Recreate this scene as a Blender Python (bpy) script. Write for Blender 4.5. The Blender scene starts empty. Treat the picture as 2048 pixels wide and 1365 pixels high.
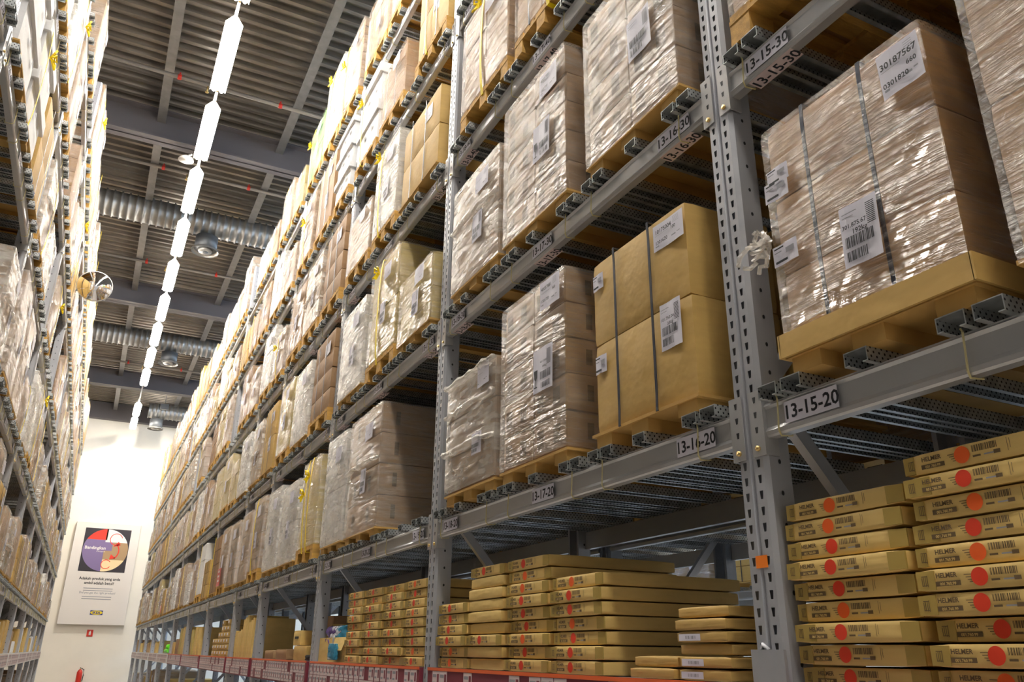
import bpy, math, random
from mathutils import Matrix, Vector
C = bpy.context.scene.collection
PI = math.pi
H = 1.65                      # camera height; heights below are written relative to the eye and lifted by H
# ---------------------------------------------------------------- camera
cam_d = bpy.data.cameras.new('camera'); cam = bpy.data.objects.new('camera', cam_d); C.objects.link(cam)
YAW, PITCH, ROLL, FPX = 0.4616, 0.3693, 0.0116, 1618.0
cy_, sy_, cp_, sp_ = math.cos(YAW), math.sin(YAW), math.cos(PITCH), math.sin(PITCH)
f_ = Vector((sy_*cp_, cy_*cp_, sp_)); r0 = Vector((cy_, -sy_, 0)); u0 = r0.cross(f_)
r_ = math.cos(ROLL)*r0 + math.sin(ROLL)*u0; u_ = -math.sin(ROLL)*r0 + math.cos(ROLL)*u0
cam.matrix_world = Matrix((( r_.x, u_.x, -f_.x, 0), (r_.y, u_.y, -f_.y, 0), (r_.z, u_.z, -f_.z, H), (0, 0, 0, 1)))
cam_d.sensor_width = 36.0; cam_d.lens = FPX/2048*36.0; cam_d.clip_start = 0.05; cam_d.clip_end = 200
bpy.context.scene.camera = cam
# ---------------------------------------------------------------- world, exposure
W = bpy.data.worlds.new('world'); bpy.context.scene.world = W; W.use_nodes = True
bg = W.node_tree.nodes['Background']; bg.inputs[0].default_value = (1.0, 0.95, 0.88, 1); bg.inputs[1].default_value = 0.24
vs = bpy.context.scene.view_settings
vs.view_transform = 'Standard'; vs.look = 'None'; vs.exposure = 1.12; vs.gamma = 1.0; vs.use_curve_mapping = False
LAMP = 50.0                   # radiance of the luminaires
LAMP_COL = (1.0, 0.95, 0.87); LAMP_COOL = (0.62, 0.78, 1.0)

# ---------------------------------------------------------------- materials
MATS = {}
def nt(name):
    m = bpy.data.materials.new(name); m.use_nodes = True; MATS[name] = m
    n = m.node_tree; b = n.nodes['Principled BSDF']
    return m, n, b
def link(n, a, b): n.links.new(a, b)
def texco(n, scale=(1, 1, 1), rot=(0, 0, 0), kind='Object'):
    t = n.nodes.new('ShaderNodeTexCoord'); mp = n.nodes.new('ShaderNodeMapping')
    mp.inputs['Scale'].default_value = scale; mp.inputs['Rotation'].default_value = rot
    link(n, t.outputs[kind], mp.inputs[0]); return mp.outputs[0]
def noise(n, vec, scale, detail=4, rough=0.55):
    x = n.nodes.new('ShaderNodeTexNoise'); x.inputs['Scale'].default_value = scale
    x.inputs['Detail'].default_value = detail; x.inputs['Roughness'].default_value = rough
    link(n, vec, x.inputs['Vector']); return x.outputs['Fac']
def ramp(n, fac, stops):
    r = n.nodes.new('ShaderNodeValToRGB'); e = r.color_ramp.elements
    while len(e) < len(stops): e.new(0.5)
    for k, (p, c) in enumerate(stops):
        e[k].position = p; e[k].color = (*c, 1) if len(c) == 3 else c
    link(n, fac, r.inputs[0]); return r.outputs[0]
def bump(n, b, h, strength, dist=0.01):
    x = n.nodes.new('ShaderNodeBump'); x.inputs['Strength'].default_value = strength; x.inputs['Distance'].default_value = dist
    link(n, h, x.inputs['Height']); link(n, x.outputs[0], b.inputs['Normal']); return x
def plain(name, col, rough=0.6, metal=0.0, var=0.0, vs_=6.0, bmp=0.0, scale=(1, 1, 1)):
    m, n, b = nt(name); b.inputs['Roughness'].default_value = rough; b.inputs['Metallic'].default_value = metal
    v = texco(n, scale)
    if var:
        f = noise(n, v, vs_)
        link(n, ramp(n, f, [(0.3, tuple(c*(1-var) for c in col)), (0.7, tuple(min(1, c*(1+var)) for c in col))]), b.inputs['Base Color'])
    else: b.inputs['Base Color'].default_value = (*col, 1)
    if bmp: bump(n, b, noise(n, v, vs_*6), bmp)
    return m
def carton(name, col, line=0.06):
    m, n, b = nt(name); b.inputs['Roughness'].default_value = 0.62
    v = texco(n, (2, 2, 9)); f = noise(n, v, 3.0, 5)
    info = n.nodes.new('ShaderNodeObjectInfo')
    mixf = n.nodes.new('ShaderNodeMath'); mixf.operation = 'MULTIPLY_ADD'; mixf.inputs[1].default_value = 0.35
    link(n, info.outputs['Random'], mixf.inputs[0]); link(n, f, mixf.inputs[2])
    link(n, ramp(n, mixf.outputs[0], [(0.3, tuple(c*(1-line*2) for c in col)), (0.9, tuple(min(1, c*(1+line)) for c in col))]), b.inputs['Base Color'])
    v2 = texco(n, (1, 1, 1)); bump(n, b, noise(n, v2, 7.0, 3), 0.35, 0.02)
    return m
carton('kraft', (0.56, 0.36, 0.105)); carton('kraft_brown', (0.40, 0.225, 0.085)); carton('kraft_box', (0.72, 0.50, 0.165))
carton('kraft_pink', (0.36, 0.22, 0.105)); carton('carton_white', (0.80, 0.80, 0.80), 0.03); carton('carton_green', (0.10, 0.42, 0.03))
carton('carton_olive', (0.52, 0.40, 0.12)); carton('carton_blue', (0.10, 0.18, 0.42))
carton('kraft_dark', (0.33, 0.19, 0.085))
plain('fibre_foot', (0.52, 0.31, 0.085), 0.8, var=0.1)
plain('pallet_wood', (0.52, 0.29, 0.06), 0.75, var=0.28, vs_=5, bmp=0.3, scale=(1, 6, 6))
plain('paper', (0.74, 0.72, 0.80), 0.5); plain('paper_pink', (0.68, 0.56, 0.55), 0.55); plain('ink', (0.015, 0.015, 0.02), 0.6)
plain('ink_grey', (0.30, 0.30, 0.33), 0.6); plain('ink_brown', (0.13, 0.08, 0.03), 0.7)
plain('red_dot', (0.72, 0.045, 0.012), 0.5); plain('orange_dot', (0.85, 0.12, 0.012), 0.5); plain('orange_tape', (0.90, 0.22, 0.01), 0.5)
plain('strap_black', (0.02, 0.025, 0.04), 0.35); plain('strap_yellow', (0.95, 0.72, 0.0), 0.45); plain('strap_green', (0.05, 0.30, 0.10), 0.4)
plain('tie_cream', (0.62, 0.55, 0.28), 0.5); plain('brass', (0.70, 0.50, 0.20), 0.3, 1.0)
plain('tape', (0.44, 0.31, 0.085), 0.22); plain('plastic_blue', (0.05, 0.28, 0.45), 0.25); plain('plastic_purple', (0.16, 0.10, 0.30), 0.25)
plain('plastic_lime', (0.16, 0.85, 0.02), 0.3); plain('plastic_white', (0.75, 0.75, 0.8), 0.25); plain('black_matt', (0.012, 0.012, 0.014), 0.6)
plain('rail_red', (0.20, 0.025, 0.045), 0.45); plain('rail_orange', (0.75, 0.13, 0.03), 0.45); plain('red_paint', (0.62, 0.03, 0.015), 0.3)
plain('white_metal', (0.72, 0.71, 0.68), 0.4); plain('wall_cream', (0.88, 0.82, 0.71), 0.85, var=0.03, vs_=1.2)
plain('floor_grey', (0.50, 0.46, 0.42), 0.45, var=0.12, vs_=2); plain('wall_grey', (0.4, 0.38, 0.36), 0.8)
plain('board_white', (0.80, 0.75, 0.70), 0.6); plain('poster_black', (0.025, 0.02, 0.03), 0.5); plain('poster_violet', (0.22, 0.16, 0.33), 0.5)
plain('poster_red', (0.85, 0.04, 0.02), 0.5); plain('poster_tan', (0.42, 0.27, 0.14), 0.5); plain('poster_cream', (0.90, 0.70, 0.40), 0.5)
plain('poster_white', (0.88, 0.84, 0.80), 0.5); plain('logo_blue', (0.03, 0.05, 0.25), 0.5); plain('logo_yellow', (0.85, 0.65, 0.02), 0.5)
plain('girder_paint', (0.115, 0.105, 0.11), 0.6); plain('purlin_steel', (0.22, 0.21, 0.20), 0.42, 0.5, var=0.12)
plain('duct_steel', (0.26, 0.25, 0.235), 0.38, 0.6, var=0.1); plain('drum_grey', (0.10, 0.105, 0.11), 0.5, 0.3)
plain('pipe_grey', (0.24, 0.215, 0.19), 0.5, 0.2); plain('mirror_glass', (0.9, 0.9, 0.92), 0.05, 1.0)
# painted rack steel, galvanised bars, ribbed roof
def steel(name, col, metal, rough, var, sc):
    m, n, b = nt(name); b.inputs['Metallic'].default_value = metal
    v = texco(n, sc); f = noise(n, v, 9.0, 5)
    link(n, ramp(n, f, [(0.3, tuple(c*(1-var) for c in col)), (0.7, tuple(min(1, c*(1+var)) for c in col))]), b.inputs['Base Color'])
    link(n, ramp(n, noise(n, v, 22.0, 3), [(0.3, (rough*0.9,)*3), (0.7, (rough*1.15,)*3)]), b.inputs['Roughness'])
    bump(n, b, noise(n, v, 30.0, 2), 0.03, 0.002)
steel('rack_steel', (0.44, 0.45, 0.48), 0.35, 0.38, 0.05, (1, 1, 0.6))
steel('beam_steel', (0.50, 0.50, 0.50), 0.45, 0.32, 0.05, (1, 0.3, 1))
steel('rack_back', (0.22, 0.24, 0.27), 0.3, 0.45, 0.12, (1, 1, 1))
steel('roof_steel', (0.24, 0.215, 0.185), 0.7, 0.34, 0.35, (0.12, 1.2, 1))
def galv():
    m, n, b = nt('galvanised'); b.inputs['Metallic'].default_value = 0.7; b.inputs['Roughness'].default_value = 0.36
    t = n.nodes.new('ShaderNodeTexCoord'); s = n.nodes.new('ShaderNodeSeparateXYZ'); link(n, t.outputs['Object'], s.inputs[0])
    def sinu(out, k, ph):
        a = n.nodes.new('ShaderNodeMath'); a.operation = 'MULTIPLY_ADD'; a.inputs[1].default_value = k; a.inputs[2].default_value = ph
        link(n, out, a.inputs[0]); c = n.nodes.new('ShaderNodeMath'); c.operation = 'SINE'; link(n, a.outputs[0], c.inputs[0]); return c.outputs[0]
    mu = n.nodes.new('ShaderNodeMath'); mu.operation = 'MULTIPLY'
    link(n, sinu(s.outputs[0], 2*PI/0.022, 0.5), mu.inputs[0]); link(n, sinu(s.outputs[2], 2*PI/0.026, 1.2), mu.inputs[1])
    g = n.nodes.new('ShaderNodeMath'); g.operation = 'GREATER_THAN'; g.inputs[1].default_value = 0.60; link(n, mu.outputs[0], g.inputs[0])
    ge = n.nodes.new('ShaderNodeSeparateXYZ'); link(n, t.outputs['Normal'], ge.inputs[0]); ab = n.nodes.new('ShaderNodeMath'); ab.operation = 'ABSOLUTE'; link(n, ge.outputs[2], ab.inputs[0])
    lt = n.nodes.new('ShaderNodeMath'); lt.operation = 'LESS_THAN'; lt.inputs[1].default_value = 0.5; link(n, ab.outputs[0], lt.inputs[0])
    g2 = n.nodes.new('ShaderNodeMath'); g2.operation = 'MULTIPLY'; link(n, g.outputs[0], g2.inputs[0]); link(n, lt.outputs[0], g2.inputs[1]); g = g2
    base = ramp(n, noise(n, texco(n), 16.0, 3), [(0.35, (0.40, 0.43, 0.43)), (0.65, (0.60, 0.62, 0.62))])
    mx = n.nodes.new('ShaderNodeMix'); mx.data_type = 'RGBA'; link(n, g.outputs[0], mx.inputs['Factor']); link(n, base, mx.inputs['A'])
    mx.inputs['B'].default_value = (0.03, 0.03, 0.035, 1); link(n, mx.outputs['Result'], b.inputs['Base Color'])
galv()
def wrap(name, haze, gloss, tint=(0.86, 0.82, 0.76), slant=0.10, fine=1.0, st=0.55, rough=0.14):
    """stretch film: see-through, drawn into long fine glossy creases"""
    m, n, b = nt(name); out = n.nodes['Material Output']; n.nodes.remove(b)
    v = texco(n, (5.0, 5.0, 60*fine), (slant, slant*0.6, 0)); f1 = noise(n, v, 1.0, 4, 0.55)
    v3 = texco(n, (7.0, 7.0, 34*fine), (-slant*3.5, slant, 0.2)); f3 = noise(n, v3, 1.0, 2, 0.5)
    f2 = noise(n, texco(n, (1, 1, 1)), 5.0, 3)
    a1 = n.nodes.new('ShaderNodeMath'); a1.operation = 'MULTIPLY_ADD'; a1.inputs[1].default_value = 0.5; link(n, f3, a1.inputs[0]); link(n, f1, a1.inputs[2])
    bp = n.nodes.new('ShaderNodeBump'); bp.inputs['Strength'].default_value = st; bp.inputs['Distance'].default_value = 0.03
    link(n, a1.outputs[0], bp.inputs['Height'])
    gl = n.nodes.new('ShaderNodeBsdfGlossy'); gl.inputs['Roughness'].default_value = rough; gl.inputs['Color'].default_value = (0.95, 0.93, 0.9, 1)
    df = n.nodes.new('ShaderNodeBsdfDiffuse'); df.inputs['Color'].default_value = (*tint, 1)
    tr = n.nodes.new('ShaderNodeBsdfTransparent'); tr.inputs['Color'].default_value = (0.98, 0.97, 0.96, 1)
    link(n, bp.outputs[0], gl.inputs['Normal'])
    m1 = n.nodes.new('ShaderNodeMixShader')
    mm = n.nodes.new('ShaderNodeMath'); mm.operation = 'MULTIPLY'; link(n, ramp(n, f2, [(0.35, (.35,)*3), (0.68, (1.0,)*3)]), mm.inputs[0])
    link(n, ramp(n, a1.outputs[0], [(0.45, (haze*.35,)*3), (0.95, (min(1, haze*1.9),)*3)]), mm.inputs[1])
    link(n, mm.outputs[0], m1.inputs[0]); link(n, tr.outputs[0], m1.inputs[1]); link(n, df.outputs[0], m1.inputs[2])
    m2 = n.nodes.new('ShaderNodeMixShader'); link(n, ramp(n, a1.outputs[0], [(0.6, (gloss*.5,)*3), (0.9, (min(1, gloss*1.8),)*3)]), m2.inputs[0])
    link(n, m1.outputs[0], m2.inputs[1]); link(n, gl.outputs[0], m2.inputs[2]); link(n, m2.outputs[0], out.inputs[0])
wrap('film_clear', 0.04, 0.20, st=1.0); wrap('film_milky', 0.17, 0.18, fine=.7, st=0.7, rough=.17); wrap('film_white', 0.42, 0.16, (0.80, 0.76, 0.69), st=0.6, fine=.5, rough=.22)
def emis(name, col, s):
    m, n, b = nt(name); b.inputs['Base Color'].default_value = (*col, 1)
    b.inputs['Emission Color'].default_value = (*col, 1); b.inputs['Emission Strength'].default_value = s
emis('tube_light', LAMP_COL, LAMP); emis('window_day', (0.55, 0.75, 1.0), 9.0)
emis('tube_light_cool', LAMP_COOL, LAMP*1.5)

# ---------------------------------------------------------------- mesh helpers
class MB:
    def __init__(s): s.v = []; s.f = []; s.m = []; s.mats = []; s.sm = []
    def mi(s, mat):
        if mat not in s.mats: s.mats.append(mat)
        return s.mats.index(mat)
    def add(s, vs_, fs, mat, smooth=False):
        o = len(s.v); s.v += [tuple(p) for p in vs_]; k = s.mi(mat)
        for f in fs: s.f.append(tuple(o+i for i in f)); s.m.append(k); s.sm.append(smooth)
        return s
    def quad(s, a, b, c, d, mat): return s.add([a, b, c, d], [(0, 1, 2, 3)], mat)
    def box(s, x0, x1, y0, y1, z0, z1, mat):
        return s.add([(x0,y0,z0),(x1,y0,z0),(x1,y1,z0),(x0,y1,z0),(x0,y0,z1),(x1,y0,z1),(x1,y1,z1),(x0,y1,z1)],
                     [(0,3,2,1),(4,5,6,7),(0,1,5,4),(1,2,6,5),(2,3,7,6),(3,0,4,7)], mat)
    def rbox(s, x0, x1, y0, y1, z0, z1, mat, r=0.008):
        r = min(r, (x1-x0)*.3, (y1-y0)*.3, (z1-z0)*.3)
        vs_ = []; idx = {}
        for ix, (xa, xs) in enumerate(((x0, 1), (x1, -1))):
            for iy, (ya, ys) in enumerate(((y0, 1), (y1, -1))):
                for iz, (za, zs) in enumerate(((z0, 1), (z1, -1))):
                    for ax in range(3):
                        p = [xa+xs*r, ya+ys*r, za+zs*r]; p[ax] = (xa, ya, za)[ax]
                        idx[(ix, iy, iz, ax)] = len(vs_); vs_.append(tuple(p))
        fs = []
        for k in (0, 1):
            fs.append([idx[(k, 0, 0, 0)], idx[(k, 1, 0, 0)], idx[(k, 1, 1, 0)], idx[(k, 0, 1, 0)]])
            fs.append([idx[(0, k, 0, 1)], idx[(1, k, 0, 1)], idx[(1, k, 1, 1)], idx[(0, k, 1, 1)]])
            fs.append([idx[(0, 0, k, 2)], idx[(1, 0, k, 2)], idx[(1, 1, k, 2)], idx[(0, 1, k, 2)]])
        for a in (0, 1):
            for b in (0, 1):
                fs.append([idx[(0, a, b, 1)], idx[(1, a, b, 1)], idx[(1, a, b, 2)], idx[(0, a, b, 2)]])
                fs.append([idx[(a, 0, b, 0)], idx[(a, 1, b, 0)], idx[(a, 1, b, 2)], idx[(a, 0, b, 2)]])
                fs.append([idx[(a, b, 0, 0)], idx[(a, b, 1, 0)], idx[(a, b, 1, 1)], idx[(a, b, 0, 1)]])
                for c in (0, 1): fs.append([idx[(a, b, c, 0)], idx[(a, b, c, 1)], idx[(a, b, c, 2)]])
        # orient outward
        cx, cy, cz = (x0+x1)/2, (y0+y1)/2, (z0+z1)/2; out = []
        for f in fs:
            a, b, c = (Vector(vs_[i]) for i in f[:3]); nrm = (b-a).cross(c-a); mid = sum((Vector(vs_[i]) for i in f), Vector())/len(f)
            out.append(tuple(f) if nrm.dot(mid-Vector((cx, cy, cz))) > 0 else tuple(reversed(f)))
        return s.add(vs_, out, mat)
    def soft(s, x0, x1, y0, y1, z0, z1, mat, n=8, bulge=0.02, jit=0.004, seed=0, warp=None, skip=()):
        """box with gridded, slightly swollen and crumpled faces (welded)"""
        rnd = random.Random(seed); vs_ = []; idx = {}; fs = []
        def vert(i, j, k):
            key = (i, j, k)
            if key in idx: return idx[key]
            a, b, c = i/n, j/n, k/n
            ua, ub, uc = 1-(2*a-1)**2, 1-(2*b-1)**2, 1-(2*c-1)**2
            x = x0+(x1-x0)*a; y = y0+(y1-y0)*b; z = z0+(z1-z0)*c
            if i in (0, n): x += (-1 if i == 0 else 1)*bulge*ub*uc
            if j in (0, n): y += (-1 if j == 0 else 1)*bulge*ua*uc
            if k == n: z += .1*bulge*ua*ub
            # round the corners a little
            e = (i in (0, n)) + (j in (0, n)) + (k in (0, n)); ej = 0.35 if e >= 2 else 1.0
            if e >= 2:
                sh = 0.0015 if e == 2 else 0.004
                if i in (0, n): x += sh if i == 0 else -sh
                if j in (0, n): y += sh if j == 0 else -sh
                if k in (0, n): z += sh if k == 0 else -sh
            q = [x+rnd.uniform(-jit, jit)*ej, y+rnd.uniform(-jit, jit)*ej, z+(rnd.uniform(-jit, jit)*.5*ej if k else 0)]
            if warp: q = warp(q, a, b, c)
            idx[key] = tuple(q); return idx[key]
        def face(ax, k0, flip):
            base = len(vs_)
            for a in range(n+1):
                for b in range(n+1):
                    vs_.append(vert(*((k0, a, b), (a, k0, b), (a, b, k0))[ax]))
            for a in range(n):
                for b in range(n):
                    q = (base+a*(n+1)+b, base+(a+1)*(n+1)+b, base+(a+1)*(n+1)+b+1, base+a*(n+1)+b+1)
                    fs.append(tuple(reversed(q)) if flip else q)
        face(0, 0, True); face(0, n, False); face(1, 0, False); face(1, n, True)
        if 'bottom' not in skip: face(2, 0, True)
        face(2, n, False)
        for a in range(0):
            for b in range(n):
                fs.append((vert(0,a,b), vert(0,a,b+1), vert(0,a+1,b+1), vert(0,a+1,b)))
                fs.append((vert(n,a,b), vert(n,a+1,b), vert(n,a+1,b+1), vert(n,a,b+1)))
                fs.append((vert(a,0,b), vert(a+1,0,b), vert(a+1,0,b+1), vert(a,0,b+1)))
                fs.append((vert(a,n,b), vert(a,n,b+1), vert(a+1,n,b+1), vert(a+1,n,b)))
                if 'bottom' not in skip: fs.append((vert(a,b,0), vert(a,b+1,0), vert(a+1,b+1,0), vert(a+1,b,0)))
                fs.append((vert(a,b,n), vert(a+1,b,n), vert(a+1,b+1,n), vert(a,b+1,n)))
        return s.add(vs_, fs, mat, True)
    def tube(s, pts, r, mat, n=8, cap=True):
        pts = [Vector(p) for p in pts]; rings = []
        for i, p in enumerate(pts):
            d = (pts[min(i+1, len(pts)-1)]-pts[max(i-1, 0)]).normalized()
            a = d.cross(Vector((0, 0, 1)));
            if a.length < 1e-3: a = d.cross(Vector((0, 1, 0)))
            a.normalize(); b = d.cross(a)
            rr = r[i] if isinstance(r, (list, tuple)) else r
            rings.append([p+a*math.cos(2*PI*k/n)*rr+b*math.sin(2*PI*k/n)*rr for k in range(n)])
        vs_ = [v for rg in rings for v in rg]; fs = []
        for i in range(len(pts)-1):
            for k in range(n): fs.append((i*n+k, i*n+(k+1) % n, (i+1)*n+(k+1) % n, (i+1)*n+k))
        if cap: fs += [tuple(reversed(range(n))), tuple((len(pts)-1)*n+k for k in range(n))]
        return s.add(vs_, fs, mat, n > 5)
    def extrude(s, prof, axis, a0, a1, mat, closed=True):
        """profile in the two other axes swept along axis"""
        def P(u, v, t): return {'x': (t, u, v), 'y': (u, t, v), 'z': (u, v, t)}[axis]
        n = len(prof); vs_ = [P(u, v, a0) for u, v in prof]+[P(u, v, a1) for u, v in prof]
        fs = [(i, (i+1) % n, n+(i+1) % n, n+i) for i in range(n if closed else n-1)]
        if closed: fs += [tuple(range(n)), tuple(reversed(range(n, 2*n)))]
        return s.add(vs_, fs, mat)
    def text(s, body, o, u, v, size, mat, nrm=0.0, bold=0.0, center=True):
        """lettering as mesh; o origin, u reading direction, v up"""
        vs_, fs = glyphs(body, bold); w = max(p[0] for p in vs_)
        o, u, v = Vector(o), Vector(u), Vector(v)
        off = w/2 if center else 0
        return s.add([o+u*((p[0]-off)*size)+v*(p[1]*size) for p in vs_], fs, mat)
    def bars(s, o, u, v, w, h, mat, seed=1, n=22, duty=0.55):
        rnd = random.Random(seed); ws = [rnd.choice((1, 1, 2, 3))*(duty if i % 2 == 0 else 1-duty) for i in range(2*n)]; t = sum(ws); x = 0
        o, u, v = Vector(o), Vector(u), Vector(v)
        for i, q in enumerate(ws):
            if i % 2 == 0: s.quad(o+u*(x/t*w), o+u*((x+q)/t*w), o+u*((x+q)/t*w)+v*h, o+u*(x/t*w)+v*h, mat)
            x += q
        return s
    def rect(s, o, u, v, x0, x1, y0, y1, mat):
        o, u, v = Vector(o), Vector(u), Vector(v)
        return s.quad(o+u*x0+v*y0, o+u*x1+v*y0, o+u*x1+v*y1, o+u*x0+v*y1, mat)
    def mesh(s, name):
        me = bpy.data.meshes.new(name); me.from_pydata(s.v, [], s.f)
        for m in s.mats: me.materials.append(MATS[m])
        me.polygons.foreach_set('material_index', s.m); me.polygons.foreach_set('use_smooth', s.sm); me.update(); return me
    def build(s, name, parent=None):
        o = bpy.data.objects.new(name, s.mesh(name)); C.objects.link(o)
        if parent: o.parent = parent
        return o
_gl = {}
def glyphs(body, bold=0.0):
    key = (body, bold)
    if key not in _gl:
        cu = bpy.data.curves.new('lettering', 'FONT'); cu.body = body; cu.size = 1.0; cu.offset = bold; cu.resolution_u = 2
        o = bpy.data.objects.new('lettering', cu); C.objects.link(o); bpy.context.view_layer.update()
        me = bpy.data.meshes.new_from_object(o.evaluated_get(bpy.context.evaluated_depsgraph_get()))
        _gl[key] = ([tuple(v.co[:2]) for v in me.vertices], [tuple(p.vertices) for p in me.polygons])
        bpy.data.objects.remove(o); bpy.data.curves.remove(cu); bpy.data.meshes.remove(me)
    return _gl[key]
def tag(o, label=None, cat=None, group=None, kind=None):
    if label: o['label'] = label
    if cat: o['category'] = cat
    if group: o['group'] = group
    if kind: o['kind'] = kind
    return o
def empty(name, loc=(0, 0, 0), rz=0.0):
    o = bpy.data.objects.new(name, None); C.objects.link(o); o.empty_display_size = 0.1
    o.location = loc; o.rotation_euler = (0, 0, rz); return o
def copy_tree(o, parent=None):
    c = o.copy(); C.objects.link(c)
    if parent: c.parent = parent
    for ch in o.children: copy_tree(ch, c)
    return c
def struct(o): o['kind'] = 'structure'; return o

# ---------------------------------------------------------------- the building
WALL_Y = 35.6; ROOF = 9.35
struct(MB().box(-14, 22, -12, WALL_Y+.3, -0.2, 0, 'floor_grey').build('floor'))
struct(MB().box(-14, 22, WALL_Y, WALL_Y+.3, 0, ROOF+H+.3, 'wall_cream').build('wall_end'))
struct(MB().box(16.0, 16.2, -9, WALL_Y, 0, ROOF+H, 'wall_cream').build('wall_right'))
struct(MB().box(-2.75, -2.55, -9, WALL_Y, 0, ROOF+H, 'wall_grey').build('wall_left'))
struct(MB().box(-2.55, 22, WALL_Y-.30, WALL_Y, 8.62+H, 9.28+H, 'girder_paint').build('trim_1'))
for k in range(5):
    w_ = struct(MB().box(15.96, 15.985, 3+6.2*k, 8.4+6.2*k, 7.2+H, 9.1+H, 'window_day').build('window_%d' % (k+1)))
    fr = MB().box(15.93, 16.0, 2.9+6.2*k, 8.5+6.2*k, 7.1+H, 7.2+H, 'white_metal').box(15.93, 16.0, 2.9+6.2*k, 8.5+6.2*k, 9.1+H, 9.2+H, 'white_metal')
    for q in range(4): fr.box(15.93, 15.99, 2.9+6.2*k+1.83*q, 3.0+6.2*k+1.83*q, 7.2+H, 9.1+H, 'white_metal')
    fr.build('window_frame', w_)
def ceiling():
    b = MB(); prof = []; y = -9.0; per = 0.235; z = ROOF+H
    while y < WALL_Y:
        prof += [(y, z), (y+.075, z), (y+.105, z+.085), (y+.205, z+.085)]; y += per
    n = len(prof); vs_ = [(-14, p, q) for p, q in prof]+[(22, p, q) for p, q in prof]
    b.add(vs_, [(i, i+1, n+i+1, n+i) for i in range(n-1)], 'roof_steel')
    b.box(-14, 22, -9, WALL_Y, z+.12, z+.2, 'roof_steel')
    return struct(b.build('ceiling'))
ceiling()
def ibeam_x(y, z0, z1, x0=-14, x1=22, mat='girder_paint', fl=.15):
    b = MB(); b.box(x0, x1, y-.015, y+.015, z0, z1, mat); b.box(x0, x1, y-fl, y+fl, z0, z0+.03, mat); b.box(x0, x1, y-fl, y+fl, z1-.03, z1, mat); return b
for k, y in enumerate((-2.4, 5.8, 14.0, 22.3, 30.5)):
    tag(ibeam_x(y, 8.62+H, 9.34+H-.12).build('roof_girder'), ['dark steel roof girder behind the camera', 'dark steel roof girder just above the frame',
        'dark deep roof girder between the second and third lit lamps', 'dark deep roof girder in the middle, behind the sixth lamp', 'dark deep roof girder nearest the far cream wall'][k], 'girder', 'deep roof girders')
k = 0
for i, x in enumerate((-4.5, -2.4, -.27, 1.86, 3.99, 6.12, 8.25, 12.5)):
    b = MB(); b.box(x-.012, x+.012, -9, WALL_Y-.01, 9.02+H, 9.35+H, 'purlin_steel'); b.box(x-.075, x+.075, -9, WALL_Y-.01, 9.01+H, 9.035+H, 'purlin_steel')
    tag(b.build('roof_purlin'), 'grey steel purlin under the ribbed roof, %s' % ('over the left rack', 'over the left wall', 'just left of the lamp row', 'right of the lamp row',
        'above the right rack', 'behind the right rack', 'over the next aisle', 'farthest right')[i], 'purlin', 'roof purlins')
def pipe(y, z, lab):
    t = empty('sprinkler_pipe', (0, y, z+H)); tag(t, lab, 'pipe', 'sprinkler pipes')
    MB().tube([(-8, 0, 0), (16, 0, 0)], .035, 'pipe_grey').build('pipe_run', t)
    for x in (-.1, 1.55, 4.6):
        MB().tube([(x-.03, 0, 0), (x+.03, 0, 0)], .048, 'red_paint', 10).build('red_clamp', t)
        MB().tube([(x, 0, .04), (x, 0, .09)], .014, 'red_paint', 6).build('red_cap', t)
    for x in (.35, 2.9):
        MB().tube([(x, 0, -.14), (x, 0, 0)], .014, 'brass', 6).tube([(x, 0, -.15), (x, 0, -.14)], .03, 'brass', 8).build('sprinkler_head', t)
pipe(12.3, 8.88, 'grey sprinkler pipe with red clamps nearest the camera'); pipe(15.5, 8.98, 'grey sprinkler pipe just before the first ribbed duct')
pipe(20.2, 8.98, 'grey sprinkler pipe between the two ribbed ducts'); pipe(28.4, 8.9, 'grey sprinkler pipe behind the second ribbed duct'); pipe(4.2, 8.9, 'grey sprinkler pipe above the camera')
def duct(y, z, x0, x1, lab, drum_x, drum_z):
    t = empty('air_duct', (0, y, z+H)); tag(t, lab, 'duct', 'round ribbed air ducts')
    pts = []; rr = []; x = x0
    while x < x1: pts += [(x, 0, 0), (x+.03, 0, 0), (x+.035, 0, 0), (x+.145, 0, 0)]; rr += [.300, .300, .275, .275]; x += .15
    MB().tube(pts, rr, 'duct_steel', 28).build('duct_tube', t)
    for x in (-1.3, 2.9):
        if x > x0: MB().tube([(x, 0, .27), (x, 0, ROOF-z+.07)], .01, 'purlin_steel', 5).build('hanger', t)
    if drum_x is not None:
        d = empty('air_diffuser', (drum_x, y-.02, drum_z+H)); tag(d, 'dark grey drum air diffuser hanging under the %s' % lab.split(' duct ')[1], 'diffuser', 'drum diffusers')
        MB().tube([(0, 0, .06), (0, 0, z-drum_z-.34)], .235, 'drum_grey', 28).build('drum', d)
        MB().tube([(0, 0, z-drum_z-.34), (0, 0, z-drum_z-.302)], .12, 'duct_steel', 28).build('collar', d)
        MB().tube([(0, 0, 0), (0, 0, .04), (0, 0, .06)], [.285, .285, .24], 'duct_steel', 28, cap=False).build('rim', d)
        MB().tube([(0, 0, -.005), (0, 0, .05)], [.13, .16], 'duct_steel', 24).tube([(0, 0, -.01), (0, 0, .05)], .07, 'drum_grey', 20).build('cone', d)
duct(17.3, 8.88, -8, 16, 'galvanised ribbed duct spanning the aisle nearest the camera', 1.02, 8.18)
duct(25.7, 8.88, -8, 16, 'galvanised ribbed duct spanning the aisle farther away', 1.0, 8.18)
duct(33.5, 8.70, .9, 16, 'galvanised ribbed duct ending near the far wall', 1.25, 7.98)

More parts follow.
